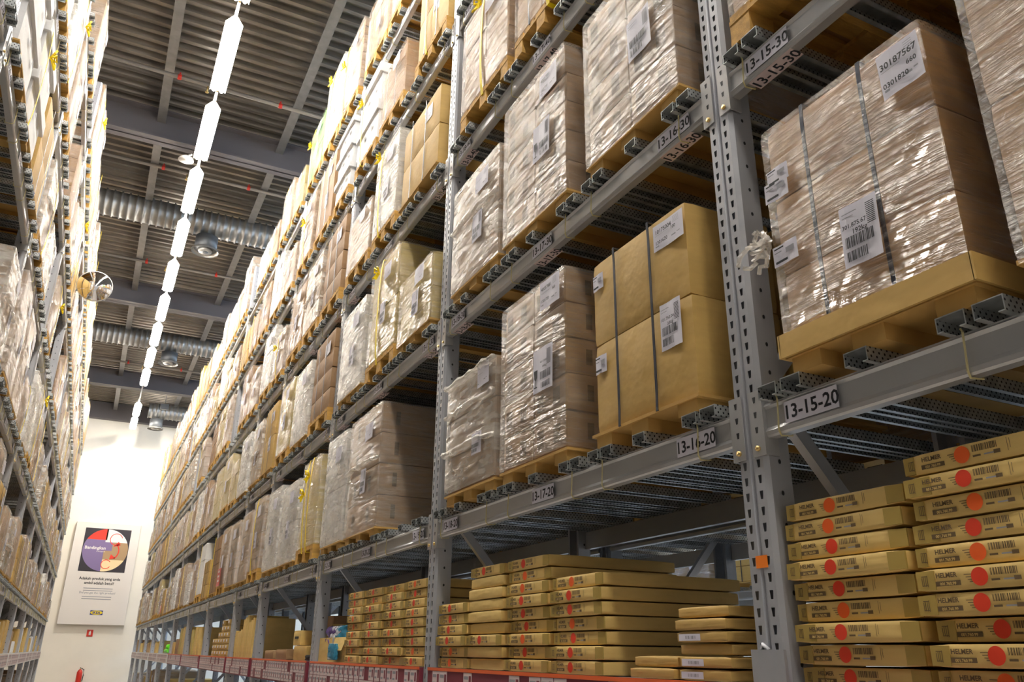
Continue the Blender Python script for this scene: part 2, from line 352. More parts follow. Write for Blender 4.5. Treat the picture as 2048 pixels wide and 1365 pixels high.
# ---------------------------------------------------------------- luminaires
def lamp_proto(mat):
    t = empty('strip_luminaire')
    b = MB(); b.box(-.022, .022, -.0, 2.06, .085, .13, 'drum_grey'); b.build('trunking', t)
    MB().tube([(0, .3, .12), (0, .3, ROOF-8.0+.075)], .005, 'purlin_steel', 5).build('hanger', t)
    b = MB()                                    # white reflector above the tubes
    b.add([(-.03, .16, .085), (.03, .16, .085), (.115, .20, -.005), (.115, 1.82, -.005), (.03, 1.80, .085), (-.03, 1.80, .085), (-.115, 1.82, -.005), (-.115, .20, -.005)],
          [(0, 5, 6, 7), (1, 2, 3, 4), (0, 1, 4, 5)], 'white_metal'); b.build('reflector', t)
    for s in (-1, 1):
        b = MB(); b.tube([(s*.056, .17, -.012), (s*.056, .24, -.022), (s*.056, 1.72, -.022), (s*.056, 1.79, -.012)], [.022, .047, .047, .022], mat, 10); b.build('tube', t)
    b = MB(); b.box(-.014, .014, 1.83, 1.86, .02, .085, 'brass'); b.build('lamp_holder', t)
    return t
ordn = ['first', 'second', 'third', 'fourth', 'fifth', 'sixth', 'seventh', 'eighth', 'ninth', 'tenth', 'eleventh', 'twelfth', 'thirteenth', 'fourteenth', 'fifteenth', 'sixteenth']
LP = lamp_proto('tube_light'); first = True
for k in range(-7, 12):
    y = 9.35+2.062*k
    if y+2.06 > WALL_Y: break
    if k == 9: continue
    o = LP if first else copy_tree(LP); first = False
    o.location = (.46, y, 8.0+H)
    tag(o, ('lit strip lamp over the aisle, %s visible from camera' % ordn[k] if k >= 0 else 'lit strip lamp overhead above the frame, %s back from the first visible lamp' % ordn[-k-1]), 'lamp', 'strip lamps over the aisle')
dk = copy_tree(LP); dk.location = (.46, 9.35+2.062*9, 8.0+H)
for ch in list(dk.children):
    if ch.name.startswith(('tube', 'reflector')): bpy.data.objects.remove(ch)
tag(dk, 'unlit grey gap piece in the lamp row near the far wall', 'lamp', 'strip lamps over the aisle')
LC = lamp_proto('tube_light_cool')
for k in range(9):
    o = LC if k == 0 else copy_tree(LC); o.location = (5.75, 1.0+3.6*k, 8.0+H)
    tag(o, 'cool white strip lamp over the next aisle, %s from the camera' % ordn[k], 'lamp', 'strip lamps over the next aisle')
t = empty('aisle_sensor', (.24, 13.34, 7.98+H)); tag(t, 'small white domed sensor hanging under the lamp row beside the third lamp', 'sensor')
MB().tube([(0, 0, 0), (0, 0, .03), (0, 0, .09)], [.13, .11, .04], 'white_metal', 20).build('dome', t); MB().tube([(0, 0, .08), (.08, 0, .14)], .015, 'white_metal', 6).build('bracket', t)

# ---------------------------------------------------------------- end wall fittings
U_, V_ = Vector((1, 0, 0)), Vector((0, 0, 1))
def disc(b, cx, cz, r, y, mat, n=48, a0=0, a1=2*PI, wall=None):
    pts = [(cx+r*math.cos(a0+(a1-a0)*k/n), y, cz+r*math.sin(a0+(a1-a0)*k/n)) for k in range(n+1)]
    b.add([(cx, y, cz)]+pts, [(0, k+1, k+2) for k in range(n)], mat)
def ring(b, cx, cz, r0, r1, y, mat, a0, a1, n=24):
    vs_ = []
    for k in range(n+1):
        a = a0+(a1-a0)*k/n; vs_ += [(cx+r0*math.cos(a), y, cz+r0*math.sin(a)), (cx+r1*math.cos(a), y, cz+r1*math.sin(a))]
    b.add(vs_, [(2*k, 2*k+1, 2*k+3, 2*k+2) for k in range(n)], mat)
def board():
    y = WALL_Y-.06; t = empty('wall_board', (0, y, H+.84)); tag(t, 'tall white notice board with round violet, red and tan graphic on the far wall', 'board')
    MB().rbox(-.82, 1.44, -.12, .05, 0, 3.72, 'board_white', .01).build('panel', t)
    # the graphic: a square with a circle of sectors
    cx, cz, yy = .325, 2.70, -.128; b = MB(); b.box(cx-.80, cx+.80, yy, -.12, cz-.80, cz+.80, 'poster_black')
    R = .785; yy -= .002
    def clip(x0, x1, z0, z1, mat, y):
        pts = []; n = 72                         # circle clipped to a rectangle
        poly = [(R*math.cos(2*PI*k/n), R*math.sin(2*PI*k/n)) for k in range(n)]
        for ax, lim, sg in ((0, x0, 1), (0, x1, -1), (1, z0, 1), (1, z1, -1)):
            out = []
            for k in range(len(poly)):
                p, q = poly[k], poly[(k+1) % len(poly)]; ip, iq = (p[ax]-lim)*sg >= 0, (q[ax]-lim)*sg >= 0
                if ip: out.append(p)
                if ip != iq:
                    tt = (lim-p[ax])/(q[ax]-p[ax]); out.append((p[0]+(q[0]-p[0])*tt, p[1]+(q[1]-p[1])*tt))
            poly = out
        b.add([(cx+p[0], y, cz+p[1]) for p in poly], [tuple(range(len(poly)))], mat)
    clip(-1, .0, .38, 1, 'poster_red', yy); clip(-.05, 1, .30, 1, 'poster_white', yy); clip(-1, -.05, -1, .38, 'poster_violet', yy)
    clip(-.05, .22, -.02, .30, 'poster_violet', yy); clip(.22, 1, -.35, .30, 'poster_tan', yy); clip(-.05, .22, -.35, -.02, 'poster_tan', yy); clip(-.05, 1, -1, -.35, 'poster_cream', yy)
    yy -= .002
    ring(b, cx+.32, cz+.42, .20, .225, yy, 'poster_red', .3, 5.6); ring(b, cx+.10, cz-.52, .15, .175, yy, 'poster_red', .6, 5.8)
    ring(b, cx+.12, cz-.02, .33, .37, yy, 'poster_red', -.9, .75)
    b.add([(cx+.50, yy, cz+.20), (cx+.25, yy, cz+.14), (cx+.42, yy, cz+.34)], [(0, 1, 2)], 'poster_red'); b.add([(cx+.18, yy, cz-.34), (cx+.40, yy, cz-.28), (cx+.22, yy, cz-.14)], [(0, 1, 2)], 'poster_red')
    b.text('Bandingkan', (cx-.36, yy, cz+.02), U_, V_, .16, 'poster_white', bold=.02); b.text('Compare', (cx-.15, yy, cz-.08), U_, V_, .08, 'poster_white')
    b.build('round_graphic', t)
    b = MB(); yy = -.124
    b.text('Adakah produk yang anda', (cx, yy, 1.60), U_, V_, .135, 'ink', bold=.02); b.text('ambil adalah betul?', (cx, yy, 1.44), U_, V_, .135, 'ink', bold=.02)
    b.text('Did you get the right product?', (cx, yy, 1.10), U_, V_, .10, 'ink_grey', bold=.012)
    for z in (1.28, 1.20, .98, .90): b.rect((cx, yy, z), U_, V_, -.50, .50, 0, .022, 'ink_grey')
    b.build('printed_text', t)
    b = MB(); lx, lz = .42, .43; b.box(lx-.215, lx+.215, yy, -.12, lz-.08, lz+.08, 'logo_blue')
    vs_ = [(lx+.205*math.cos(2*PI*k/32), yy-.002, lz+.074*math.sin(2*PI*k/32)) for k in range(32)]; b.add(vs_, [tuple(range(32))], 'logo_yellow')
    b.text('IKEA', (lx, yy-.004, lz-.042), U_, V_, .125, 'logo_blue', bold=.03); b.build('logo', t)
board()
t = empty('fire_sign', (.33, WALL_Y-.012, H+.43)); tag(t, 'small red fire extinguisher sign under the notice board on the far wall', 'sign')
b = MB(); b.box(-.105, .105, 0, .010, 0, .24, 'red_paint'); b.tube([(0, -.004, .05), (0, -.004, .15), (0, -.004, .18)], [.035, .035, .012], 'poster_white', 10); b.box(-.012, .03, -.006, 0, .18, .2, 'poster_white'); b.build('sign_plate', t)
t = empty('fire_extinguisher', (.24, WALL_Y-.13, H-1.25)); tag(t, 'red fire extinguisher with black hose hanging on the far wall', 'extinguisher')
MB().tube([(0, 0, 0), (0, 0, .02), (0, 0, .46), (0, 0, .53), (0, 0, .56)], [.08, .095, .095, .06, .025], 'red_paint', 24).build('cylinder', t)
MB().tube([(0, 0, .56), (0, 0, .61)], .02, 'brass', 8).box(-.015, .015, -.08, .05, .61, .625, 'black_matt').build('valve', t)
MB().tube([(.03, 0, .59), (.12, 0, .55), (.13, 0, .35), (.115, 0, .15)], .014, 'black_matt', 8).build('hose', t)
MB().box(-.05, .05, .09, .118, .2, .5, 'black_matt').build('wall_bracket', t)

# fill floodlight added to brighten the far wall, not a known fixture
t = empty('added_wall_fill', (1.35, 31.2, 8.30+H)); tag(t, 'added grey fill floodlight under the last roof girder, brightening the far wall', 'lamp')
MB().rbox(-.14, .14, -.05, .05, -.10, .10, 'drum_grey').build('housing', t); MB().tube([(0, 0, .1), (0, -.35, .33)], .012, 'drum_grey', 6).build('bracket', t)
MB().box(-.12, .12, .05, .055, -.08, .08, 'tube_light').build('fill_lamp_glass', t)
ld = bpy.data.lights.new('added_fill_light', 'SPOT'); ld.energy = 400; ld.color = (1, .95, .86); ld.spot_size = 1.75; ld.spot_blend = .8; ld.shadow_soft_size = .08
lo = bpy.data.objects.new('added_fill_light', ld); C.objects.link(lo); lo.parent = t; lo.location = (0, .12, 0); lo.rotation_euler = (math.radians(50), 0, math.radians(10))

# ---------------------------------------------------------------- racks
ups = [-3.577, -.776, 2.025, 4.826, 7.627, 10.428, 12.281, 15.082, 17.883, 20.684, 23.485, 26.285, 29.086, 31.887, 34.688]   # far edge of each upright, right side
upl = [-3.577, -.776, 2.025, 4.826, 7.627, 10.428, 13.23, 16.03, 18.83, 21.63, 24.43, 27.23, 30.03]
ZC = [.705, 2.02, 3.32, 4.59, 5.90]; BT = [z+.055 for z in ZC]   # beam tops, eye-relative
DEC = .08                                                        # shelf deck top is at -.08
PW = .14; DEPTH = 1.10; SUP = .042; POST_H = 7.0+H
def post_mesh(mat):
    b = MB(); p0 = .05; n = int(POST_H/p0)
    def cell(ya, yb, z0, z1):            # front-face strip with tapered hole
        if ya is None: return
        yc = (ya+yb)/2; o = [(0, ya, z0), (0, yb, z0), (0, yb, z1), (0, ya, z1)]
        zc = (z0+z1)/2; i = [(0, yc-.0045, zc-.013), (0, yc+.0045, zc-.013), (0, yc+.008, zc+.013), (0, yc-.008, zc+.013)]
        b.add(o+i, [(0, 1, 5, 4), (1, 2, 6, 5), (2, 3, 7, 6), (3, 0, 4, 7)], mat)
    for k in range(n):
        z0, z1 = k*p0, (k+1)*p0
        cell(-.052, -.010, z0, z1); cell(.010, .052, z0, z1)
    zt = n*p0
    for prof in ([(-.052, 0), (-.066, .014)], [(.052, 0), (.066, .014)], [(-.010, 0), (-.005, .010)], [(-.005, .010), (.005, .010)], [(.005, .010), (.010, 0)],
                 [(-.066, .014), (-.066, .10)], [(.066, .014), (.066, .10)], [(-.066, .10), (-.045, .10)], [(.066, .10), (.045, .10)]):
        (ya, xa), (yb, xb) = prof
        b.add([(xa, ya, 0), (xb, yb, 0), (xb, yb, zt), (xa, ya, zt)], [(0, 1, 2, 3)], mat)
    return b
for _m, _n in (('rack_steel', 'post'), ('rack_back', 'post')): pass
_pb = post_mesh('rack_steel')
for _s in (-1, 1):
    for _k in range(int(POST_H/.10)):
        _z = _k*.10+.03; _pb.add([(.055+.006*math.cos(a*PI/4), _s*.0667, _z+.008*math.sin(a*PI/4)) for a in range(8)], [tuple(range(8))], 'black_matt')
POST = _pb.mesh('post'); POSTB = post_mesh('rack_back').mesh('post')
def frame_proto(post_me):
    t = empty('upright_frame')
    for x, r in ((0, 0), (DEPTH, PI)):
        p = bpy.data.objects.new('post', post_me); C.objects.link(p); p.parent = t; p.location = (x, 0, 0); p.rotation_euler = (0, 0, r)
        MB().box(-.01 if x == 0 else -.13, .13 if x == 0 else .01, -.068, .068, 0, .008, 'rack_steel').build('base_plate', t).location = (x, 0, 0)
    z = .35; s = 1; zz = .4
    b = MB(); b.box(.08, DEPTH-.08, -.018, .018, .25, .29, 'rack_steel'); b.build('brace', t)
    while zz < POST_H-1.2:
        a, c = (.09, DEPTH-.09) if s > 0 else (DEPTH-.09, .09)
        b = MB(); b.extrude([(-.02, -.02), (.02, -.02), (.02, .02), (-.02, .02)], 'z', 0, 1, 'rack_steel')
        p, q = Vector((a, 0, zz)), Vector((c, 0, zz+1.05)); d = q-p; n_ = Vector((-d.z, 0, d.x)).normalized()*.024
        vs_ = []
        for pt in (p, q):
            for sy, sn in ((-.018, -1), (.018, -1), (.018, 1), (-.018, 1)): vs_.append(pt+n_*sn+Vector((0, sy, 0)))
        b = MB(); b.add(vs_, [(0, 1, 5, 4), (1, 2, 6, 5), (2, 3, 7, 6), (3, 0, 4, 7), (0, 3, 2, 1), (4, 5, 6, 7)], 'rack_steel'); b.build('brace', t)
        zz += 1.05; s = -s
    return t
def upname(i, side): return '%s upright frame of the %s rack counting from the camera' % (ordn[i], side)
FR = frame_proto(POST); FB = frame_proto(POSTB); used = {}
def put(proto, loc, rz=0.0):
    o = proto if proto not in used else copy_tree(proto); used[proto] = 1
    o.location = loc; o.rotation_euler = (0, 0, rz); return o
XR, XL = 1.84, -.98
for i, y in enumerate(ups[1:]):
    o = put(FR, (XR, y-.07, 0)); tag(o, 'grey perforated steel upright frame of the right rack, %s from the camera' % ordn[i], 'rack upright', 'upright frames of the right rack')
    if i == 1:
        MB().box(-.0015, 0, -.028, .022, .255+H, .292+H, 'orange_tape').build('orange_tape', o)
        MB().tube([(-.004, .0, .02+H), (-.008, .02, .035+H), (-.004, .03, .02+H)], .006, 'plastic_white', 6).build('torn_tape', o)
        MB().box(-.012, -.002, -.068, .068, .01, 1.67, 'rack_steel').build('post_guard', o)
for i, y in enumerate(upl[1:]):
    o = put(FR, (XL, y-.07, 0), PI); tag(o, 'grey perforated steel upright frame of the left rack, %s from the camera' % ordn[i], 'rack upright', 'upright frames of the left rack')
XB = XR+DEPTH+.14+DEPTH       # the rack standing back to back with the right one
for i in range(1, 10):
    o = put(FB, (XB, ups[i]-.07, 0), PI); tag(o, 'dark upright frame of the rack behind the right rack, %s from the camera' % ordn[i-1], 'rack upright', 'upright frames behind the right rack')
X3 = 7.2
for i in range(3, 9):
    o = put(FR, (X3, ups[i]-.07, 0)); tag(o, 'upright frame of the rack across the next aisle, %s seen through the gaps' % ordn[i-3], 'rack upright', 'upright frames across the next aisle')

def beam_mb(L, back=False):
    b = MB(); m = 'rack_back' if back else 'beam_steel'
    prof = [(0, -.092), (.004, -.104), (.010, -.110), (.045, -.110), (.045, 0), (.006, 0), (.006, -.004), (.0, -.010), (.010, -.018), (.010, -.078)]
    b.extrude(prof, 'y', -L/2, L/2, m); return b
def conn_mb(s, L):
    y0 = s*L/2; b = MB(); w = .052*s
    b.box(-.006, -.002, min(y0, y0+w), max(y0, y0+w), -.165, .05, 'beam_steel'); b.box(-.006, .05, min(y0, y0-.006*s), max(y0, y0-.006*s), -.165, .05, 'beam_steel')
    for z in (.02, -.03, -.08): b.add([(-.0065, y0+w*.5-.004, z-.010), (-.0065, y0+w*.5+.004, z-.010), (-.0065, y0+w*.5+.007, z+.010), (-.0065, y0+w*.5-.007, z+.010)], [(0, 1, 2, 3)], 'black_matt')
    b.tube([(-.014, y0+w*.5, -.14), (-.002, y0+w*.5, -.14)], .009, 'brass', 8); return b
def supbar_mb(single=False):
    """pair of perforated galvanised C channels lying across the beams"""
    b = MB(); t = .003
    for y in ((0,) if single else (-.05, .05)):
        y0, y1 = y-.04, y+.04
        x0, x1 = -.045, DEPTH+.035
        b.box(x0, x1, y0, y1, SUP-t, SUP, 'galvanised'); b.box(x0, x1, y1-t, y1, .0, SUP-t, 'galvanised'); b.box(x0+.0, x1, y0, y0+t, 0.0, SUP-t, 'galvanised')
        b.box(x0, x1, y0-.0, y0+.018, 0, t, 'galvanised'); b.box(x0, x1, y1-.018, y1, 0, t, 'galvanised')
    return b
SBP, SB1 = supbar_mb().mesh('support_bar'), supbar_mb(True).mesh('support_bar')
def me_obj(name, me, parent, loc=(0, 0, 0)):
    o = bpy.data.objects.new(name, me); C.objects.link(o); o.parent = parent; o.location = loc; return o
_bm = {}
def cached(key, fn):
    if key not in _bm: _bm[key] = fn()
    return _bm[key]
def slots(L):
    n = 3 if L > 2 else 2; w = L/n; return [(-L/2+w*(i+.5)) for i in range(n)]
def shelf(side, x, yc, L, zt, detail, nums=None, pink=False, lvl='20', rz=None):
    """one pair of beams with its support bars; root at beam top, centre of the bay"""
    rz = (0 if side > 0 else PI) if rz is None else rz
    if detail == 0:
        def mk():
            b = beam_mb(L); o = len(b.v)
            bb = beam_mb(L, True)
            b.add([(DEPTH-v[0], v[1], v[2]) for v in bb.v], bb.f, 'beam_steel')
            for c in slots(L):
                for dy, sg in ((-.32, 0), (0, 1), (.32, 0)):
                    m_ = supbar_mb(bool(sg)); b.add([(v[0], v[1]+c+dy, v[2]) for v in m_.v], m_.f, 'galvanised')
                    if sg == 0: b.tube([(-.004, c+dy+.06, -.11), (-.004, c+dy+.06, .0)], .004, 'tie_cream', 4)
            return b.mesh('rack_shelf')
        o = bpy.data.objects.new('rack_shelf', cached(('s0', round(L, 3)), mk)); C.objects.link(o)
        o.location = (x, yc, zt+H); o.rotation_euler = (0, 0, rz); return o
    t = empty('rack_shelf', (x, yc, zt+H), rz)
    fb = me_obj('front_beam', cached(('bf', round(L, 3)), lambda: beam_mb(L).mesh('front_beam')), t)
    rb = me_obj('rear_beam', cached(('bf', round(L, 3)), None), t, (DEPTH, 0, 0)); rb.rotation_euler = (0, 0, PI)
    for s in (-1, 1): me_obj('beam_connector', cached(('cn', s, round(L, 3)), lambda: conn_mb(s, L).mesh('beam_connector')), fb)
    rnd = random.Random(int((yc+20)*100)+int(zt*10))
    for c in slots(L):
        for dy, sg in ((-.32, 0), (rnd.uniform(-.04, .1), 1), (.32, 0)):
            me_obj('support_bar', SB1 if sg else SBP, t, (0, c+dy, 0))
            if not sg:
                tm = cached('tie', lambda: MB().tube([(.052, 0, .002), (.05, 0, -.113), (.008, .004, -.115), (-.004, 0, -.100), (-.003, -.006, 0.0), (-.0, 0, .012)], .0032, 'tie_cream', 5).mesh('tie_band'))
                me_obj('tie_band', tm, fb, (0, c+dy+rnd.uniform(-.02, .02)+.055, 0))
    if nums:
        for (yl, s) in nums:
            def mk():
                b = MB(); b.box(-.0025, -.001, -.105, .105, -.034, .034, 'paper'); b.text(s, (-.0032, 0, -.021), (0, -1, 0), (0, 0, 1), .060, 'ink', bold=.02); return b.mesh('location_sticker')
            me_obj('location_sticker', mk(), fb, (.002, yl, -.052)); 
            if pink:
                b = MB(); b.box(.012, .075, -.105, .105, -.1125, -.1108, 'paper_pink')
                b.text(s, (.026+.040, 0, -.1130), (0, -1, 0), (-1, 0, 0), .060, 'ink', bold=.02); me_obj('location_sticker', b.mesh('location_sticker'), fb, (-.006, yl, 0))
    return t
lvname = ['lowest pallet level', 'second pallet level', 'third pallet level', 'fourth pallet level', 'top pallet level']
def bays(u): return [((u[i]+u[i+1]-PW)/2, u[i+1]-PW-u[i]) for i in range(len(u)-1)]
BR, BL = bays(ups), bays(upl)
num = {0: (12, ), }
n0 = 10                                            # location numbers grow with distance
for i, (yc, L) in enumerate(BR):
    ns = 3 if L > 2 else 2; ids = [n0+k for k in range(ns)]; n0 += ns
    if i < 0: continue
    for l, zt in enumerate(BT):
        det = 1 if yc < 17 else 0
        offs = [-L/2+.20, 0, L/2-.20] if ns == 3 else [-L/2+.2, L/2-.2]
        nums = [(o, '13-%d-%d0' % (a, l+2)) for o, a in zip(offs, ids)] if yc < 12 else None
        o = shelf(1, XR, yc, L, zt, det, nums, pink=(l in (1, 2) and yc < 10), lvl=str(l))
        tag(o, 'steel beam shelf, right rack, %s, %s bay from camera' % (lvname[l], ordn[i]), 'rack shelf', 'beam shelves of the right rack')
for i, (yc, L) in enumerate(BL):
    if i < 1: continue
    for l, zt in enumerate(BT):
        nums = [(o, '12-%d-%d0' % (40-3*i-a, l+2)) for a, o in enumerate((-L/2+.2, 0, L/2-.2))] if yc < 12 else None
        o = shelf(-1, XL, yc, L, zt, 1 if yc < 13 else 0, nums)
        tag(o, 'steel beam shelf, left rack, %s, %s bay from camera' % (lvname[l], ordn[i]), 'rack shelf', 'beam shelves of the left rack')
for i, (yc, L) in enumerate(BR[:9]):
    for l in (0, 1, 2, 3):
        if i < 1: continue
        tag(shelf(1, XB, yc, L, BT[l], 0, rz=PI), 'steel beam shelf behind the right rack, %s, %s bay from camera' % (lvname[l], ordn[i]), 'rack shelf', 'beam shelves behind the right rack')
for i, (yc, L) in enumerate(BR[3:8]):
    for l in (0, 1, 2):
        tag(shelf(1, X3, yc, L, BT[l], 0, rz=0), 'steel beam shelf across the next aisle, %s, %s bay from camera' % (lvname[l], ordn[i]), 'rack shelf', 'beam shelves across the next aisle')
# lowest shelf: decks with price rail
def low_shelf(x, yc, L, rz, near, white=False):
    t = empty('display_shelf', (x, yc, H-.08), rz)
    MB().box(.052, DEPTH-.01, -L/2+.004, L/2-.004, -.03, 0, 'rack_steel').build('deck', t)
    MB().box(.004, .05, -L/2, L/2, -.12, -.005, 'beam_steel').build('front_beam', t)
    r = MB().box(-.022, .003, -L/2, L/2, -.20, .0, 'white_metal' if white else 'rail_red').build('price_rail', t)
    if not white: MB().box(-.026, -.022, -L/2, L/2, -.012, .004, 'rail_orange').build('rail_edge', r)
    rnd = random.Random(int(yc*77)); y = -L/2+.03
    def card():
        b = MB(); b.box(-.0015, 0, -.052, .052, -.042, .042, 'paper_pink'); b.rect((-.002, 0, 0), (0, -1, 0), (0, 0, 1), -.045, .01, .010, .026, 'ink_grey')
        b.rect((-.002, 0, 0), (0, -1, 0), (0, 0, 1), .018, .045, -.022, .028, 'rail_red'); b.rect((-.002, 0, 0), (0, -1, 0), (0, 0, 1), -.045, -.005, -.026, -.014, 'ink_grey'); return b.mesh('price_card')
    cm = cached('card', card)
    while y < L/2-.1:
        for row in (0, 1):
            if rnd.random() < (.95 if not near else .62): me_obj('price_card', cm, r, (-.023, y+.06, -.056-.088*row))
        y += rnd.choice((.106, .108, .112, .2 if near else .13))
    return t
for i, (yc, L) in enumerate(BR):
    if i < 1: continue
    tag(low_shelf(XR, yc, L, 0, i < 3, i > 8), 'lowest display shelf of the right rack with price cards, %s bay from the camera' % ordn[i], 'shelf', 'display shelves of the right rack')
for i, (yc, L) in enumerate(BL):
    if i < 2: continue
    tag(low_shelf(XL, yc, L, PI, False, True), 'lowest display shelf of the left rack with white rail, %s bay from the camera' % ordn[i], 'shelf', 'display shelves of the left rack')
#GOODS
# ---------------------------------------------------------------- goods
ONES = ordn + ['seventeenth', 'eighteenth', 'nineteenth']
TENS = {20: ('twentieth', 'twenty'), 30: ('thirtieth', 'thirty'), 40: ('fortieth', 'forty'), 50: ('fiftieth', 'fifty')}
def ordinal(n):                                   # 0-based
    n += 1
    if n < 20: return ONES[n-1]
    t, o = n//10*10, n % 10
    return TENS[t][0] if o == 0 else TENS[t][1]+'-'+ONES[o-1]
UR, VR = (0, -1, 0), (0, 0, 1)                    # reading direction on a load's front face (local)
def paper(parent, x, y, z, w, h, kind='bars', texts=(), seed=1, tilt=0.0):
    """white label, y/z = centre on the front face"""
    b = MB(); x = -x; n = 6
    for i in range(n):                            # slightly wavy sheet
        a0, a1 = i/n, (i+1)/n; f = lambda a: x-.0018*math.sin(a*7+seed)
        b.quad((f(a0), w/2-w*a0, -h/2), (f(a1), w/2-w*a1, -h/2), (f(a1), w/2-w*a1, h/2), (f(a0), w/2-w*a0, h/2), 'paper')
    xx = x-.0035
    def T(s, u, v, size, bold=.0, mat='ink'): b.text(s, (xx, w/2-u*w, -h/2+v*h), UR, VR, size, mat, bold=bold, center=False)
    def B(u, v, ww, hh, sd, n_=18): b.bars((xx, w/2-u*w, -h/2+v*h), UR, VR, ww*w, hh*h, 'ink', sd, n_)
    def G(u, v, ww, hh, mat='ink_grey'): b.rect((xx, w/2-u*w, -h/2+v*h), UR, VR, 0, ww*w, 0, hh*h, mat)
    if kind == 'bars':
        B(.10, .08, .55, .16, seed); B(.10, .30, .75, .18, seed+1, 24)
        for k in range(12): G(.72, .55+.03*k, .22, .014, 'ink')
        for s, u, v, sz in texts: T(s, u, v, sz, .015)
        G(.08, .86, .4, .015); G(.08, .80, .3, .012)
    elif kind == 'head':
        for s, u, v, sz in texts: T(s, u, v, sz, .02)
        for k in range(5): G(.68, .88-.05*k, .2, .012)
        G(.08, .56, .45, .012); G(.08, .12, .12, .05); G(.62, .2, .14, .05); G(.8, .24, .1, .03)
    elif kind == 'small':
        G(.08, .80, .4, .07, 'ink'); G(.08, .62, .3, .05); G(.55, .45, .35, .25); G(.1, .1, .5, .12, 'ink')
    elif kind == 'glass':
        B(.45, .06, .45, .13, seed, 12); B(.40, .26, .55, .18, seed+1)
        for k in range(12): G(.74, .55+.03*k, .2, .014, 'ink')
        # wine glass symbol
        gx, gy = .17, .10
        b.add([(xx, w/2-(gx-.10)*w, -h/2+.52*h), (xx, w/2-(gx+.10)*w, -h/2+.52*h), (xx, w/2-(gx+.08)*w, -h/2+.34*h), (xx, w/2-(gx+.02)*w, -h/2+.28*h), (xx, w/2-(gx-.02)*w, -h/2+.28*h), (xx, w/2-(gx-.08)*w, -h/2+.34*h)], [(0, 5, 4, 3, 2, 1)], 'ink')
        G(gx-.015, .14, .03, .15, 'ink'); G(gx-.08, .11, .16, .03, 'ink')
        for s, u, v, sz in texts: T(s, u, v, sz, .01)
    o = b.build('paper_label', parent); o.location = (0, y, z); o.rotation_euler = (tilt, 0, 0); return o
def strap(parent, y, z0, z1, D, mat, w=.014, x=.012, name='strap', over=True):
    b = MB(); N = 12; pf = [((-.004-(x-.004)*math.sin(PI*k/N)**.6 if x > .005 else .0005) if 0 < k < N else -.002, z0+(z1-z0)*k/N) for k in range(N+1)]
    pf = [(.3, z0-.002)]+pf+[(D, z1+.001)]
    pf2 = [(p[0]-.002 if 0 < i < len(pf)-1 else p[0], p[1]+(.002 if i >= len(pf)-2 else -.002 if i < 2 else 0)) for i, p in enumerate(pf)]
    M_ = len(pf); vs_ = [(p[0], y+s_*w/2, p[1]) for s_ in (-1, 1) for q in (pf, pf2) for p in q]
    for i in range(M_-1):
        a_, b_, c_, d_ = i, M_+i, 2*M_+i, 3*M_+i
        b.add([vs_[k] for k in (b_, b_+1, d_+1, d_)], [(0, 1, 2, 3)], mat); b.add([vs_[k] for k in (a_, a_+1, b_+1, b_)], [(0, 1, 2, 3)], mat); b.add([vs_[k] for k in (c_, c_+1, d_+1, d_)], [(0, 1, 2, 3)], mat)
    return b.build(name, parent)
def foot_pallet(b, w, D):
    b.box(.0, D, -w/2, w/2, .05, .062, 'fibre_foot')
    for y in (-.39*w, 0.02, .39*w): b.box(.01, D-.01, y-.055, y+.055, 0, .05, 'fibre_foot')
def wood_pallet(b, w, D, rnd):
    for y in (-w/2+.05, 0, w/2-.05): b.box(0, D, y-.05, y+.05, 0, .02, 'pallet_wood')
    for x in (0.0, D/2-.06, D-.12):
        for y in (-w/2+.05, 0, w/2-.05): b.box(x+.002, x+.12, y-.05, y+.05, .02, .095, 'pallet_wood')
        b.box(x, x+.12, -w/2, w/2, .095, .115, 'pallet_wood')
    n = 5
    for k in range(n): y = -w/2+.06+(w-.12)*k/(n-1); b.box(-.0, D, y-.055, y+.055, .115, .135, 'pallet_wood')
PH = {'foot': .062, 'wood': .135, 'none': 0.0}
def soft_tiers(t, b, joined, w, h, D, z0, mat, nz, ny, rnd, gap=.003, n=6, bulge=.008, nx=1, jog=.0):
    for k in range(nz):
        off = rnd.uniform(-jog, jog)
        za, zb = z0+h*k/nz, z0+h*(k+1)/nz
        for j in range(ny):
            for i in range(nx):
                ya, yb = -w/2+w*j/ny, -w/2+w*(j+1)/ny; xa, xb = D*i/nx, D*(i+1)/nx
                bb = b if joined else MB()
                m = mat[(k*ny+j) % len(mat)] if isinstance(mat, (list, tuple)) else mat
                ox = rnd.uniform(0, .008) if mat != 'kraft' else 0.0
                if joined: bb.rbox(xa+gap+ox, xb-gap, ya+gap+off, yb-gap+off, za+.001, zb-.001, m, .008)
                else:
                    bb.soft(xa+gap+ox+bulge, xb-gap-bulge, ya+gap+off+bulge*.5, yb-gap+off-bulge*.5, za+.001, zb-.001, m, n, bulge*.9, .0012, rnd.random())
                    if nz >= 4 and mat == 'kraft_pink':
                        zc = (za+zb)/2; hz = (zb-za)
                        for u in (-.25, .22): bb.rect((xa+.0025, (ya+yb)/2+u*(yb-ya), zc), (0, -1, 0), (0, 0, 1), -.035, .03, -hz*.28, hz*.2, 'ink_brown')
                        if j == 0:
                            for u in (.12, .42, .75): bb.rect((u, ya+off+.0025, zc), (1, 0, 0), (0, 0, 1), 0, .035, -hz*.22, hz*.22, 'ink_brown')
                    bb.build('carton', t)
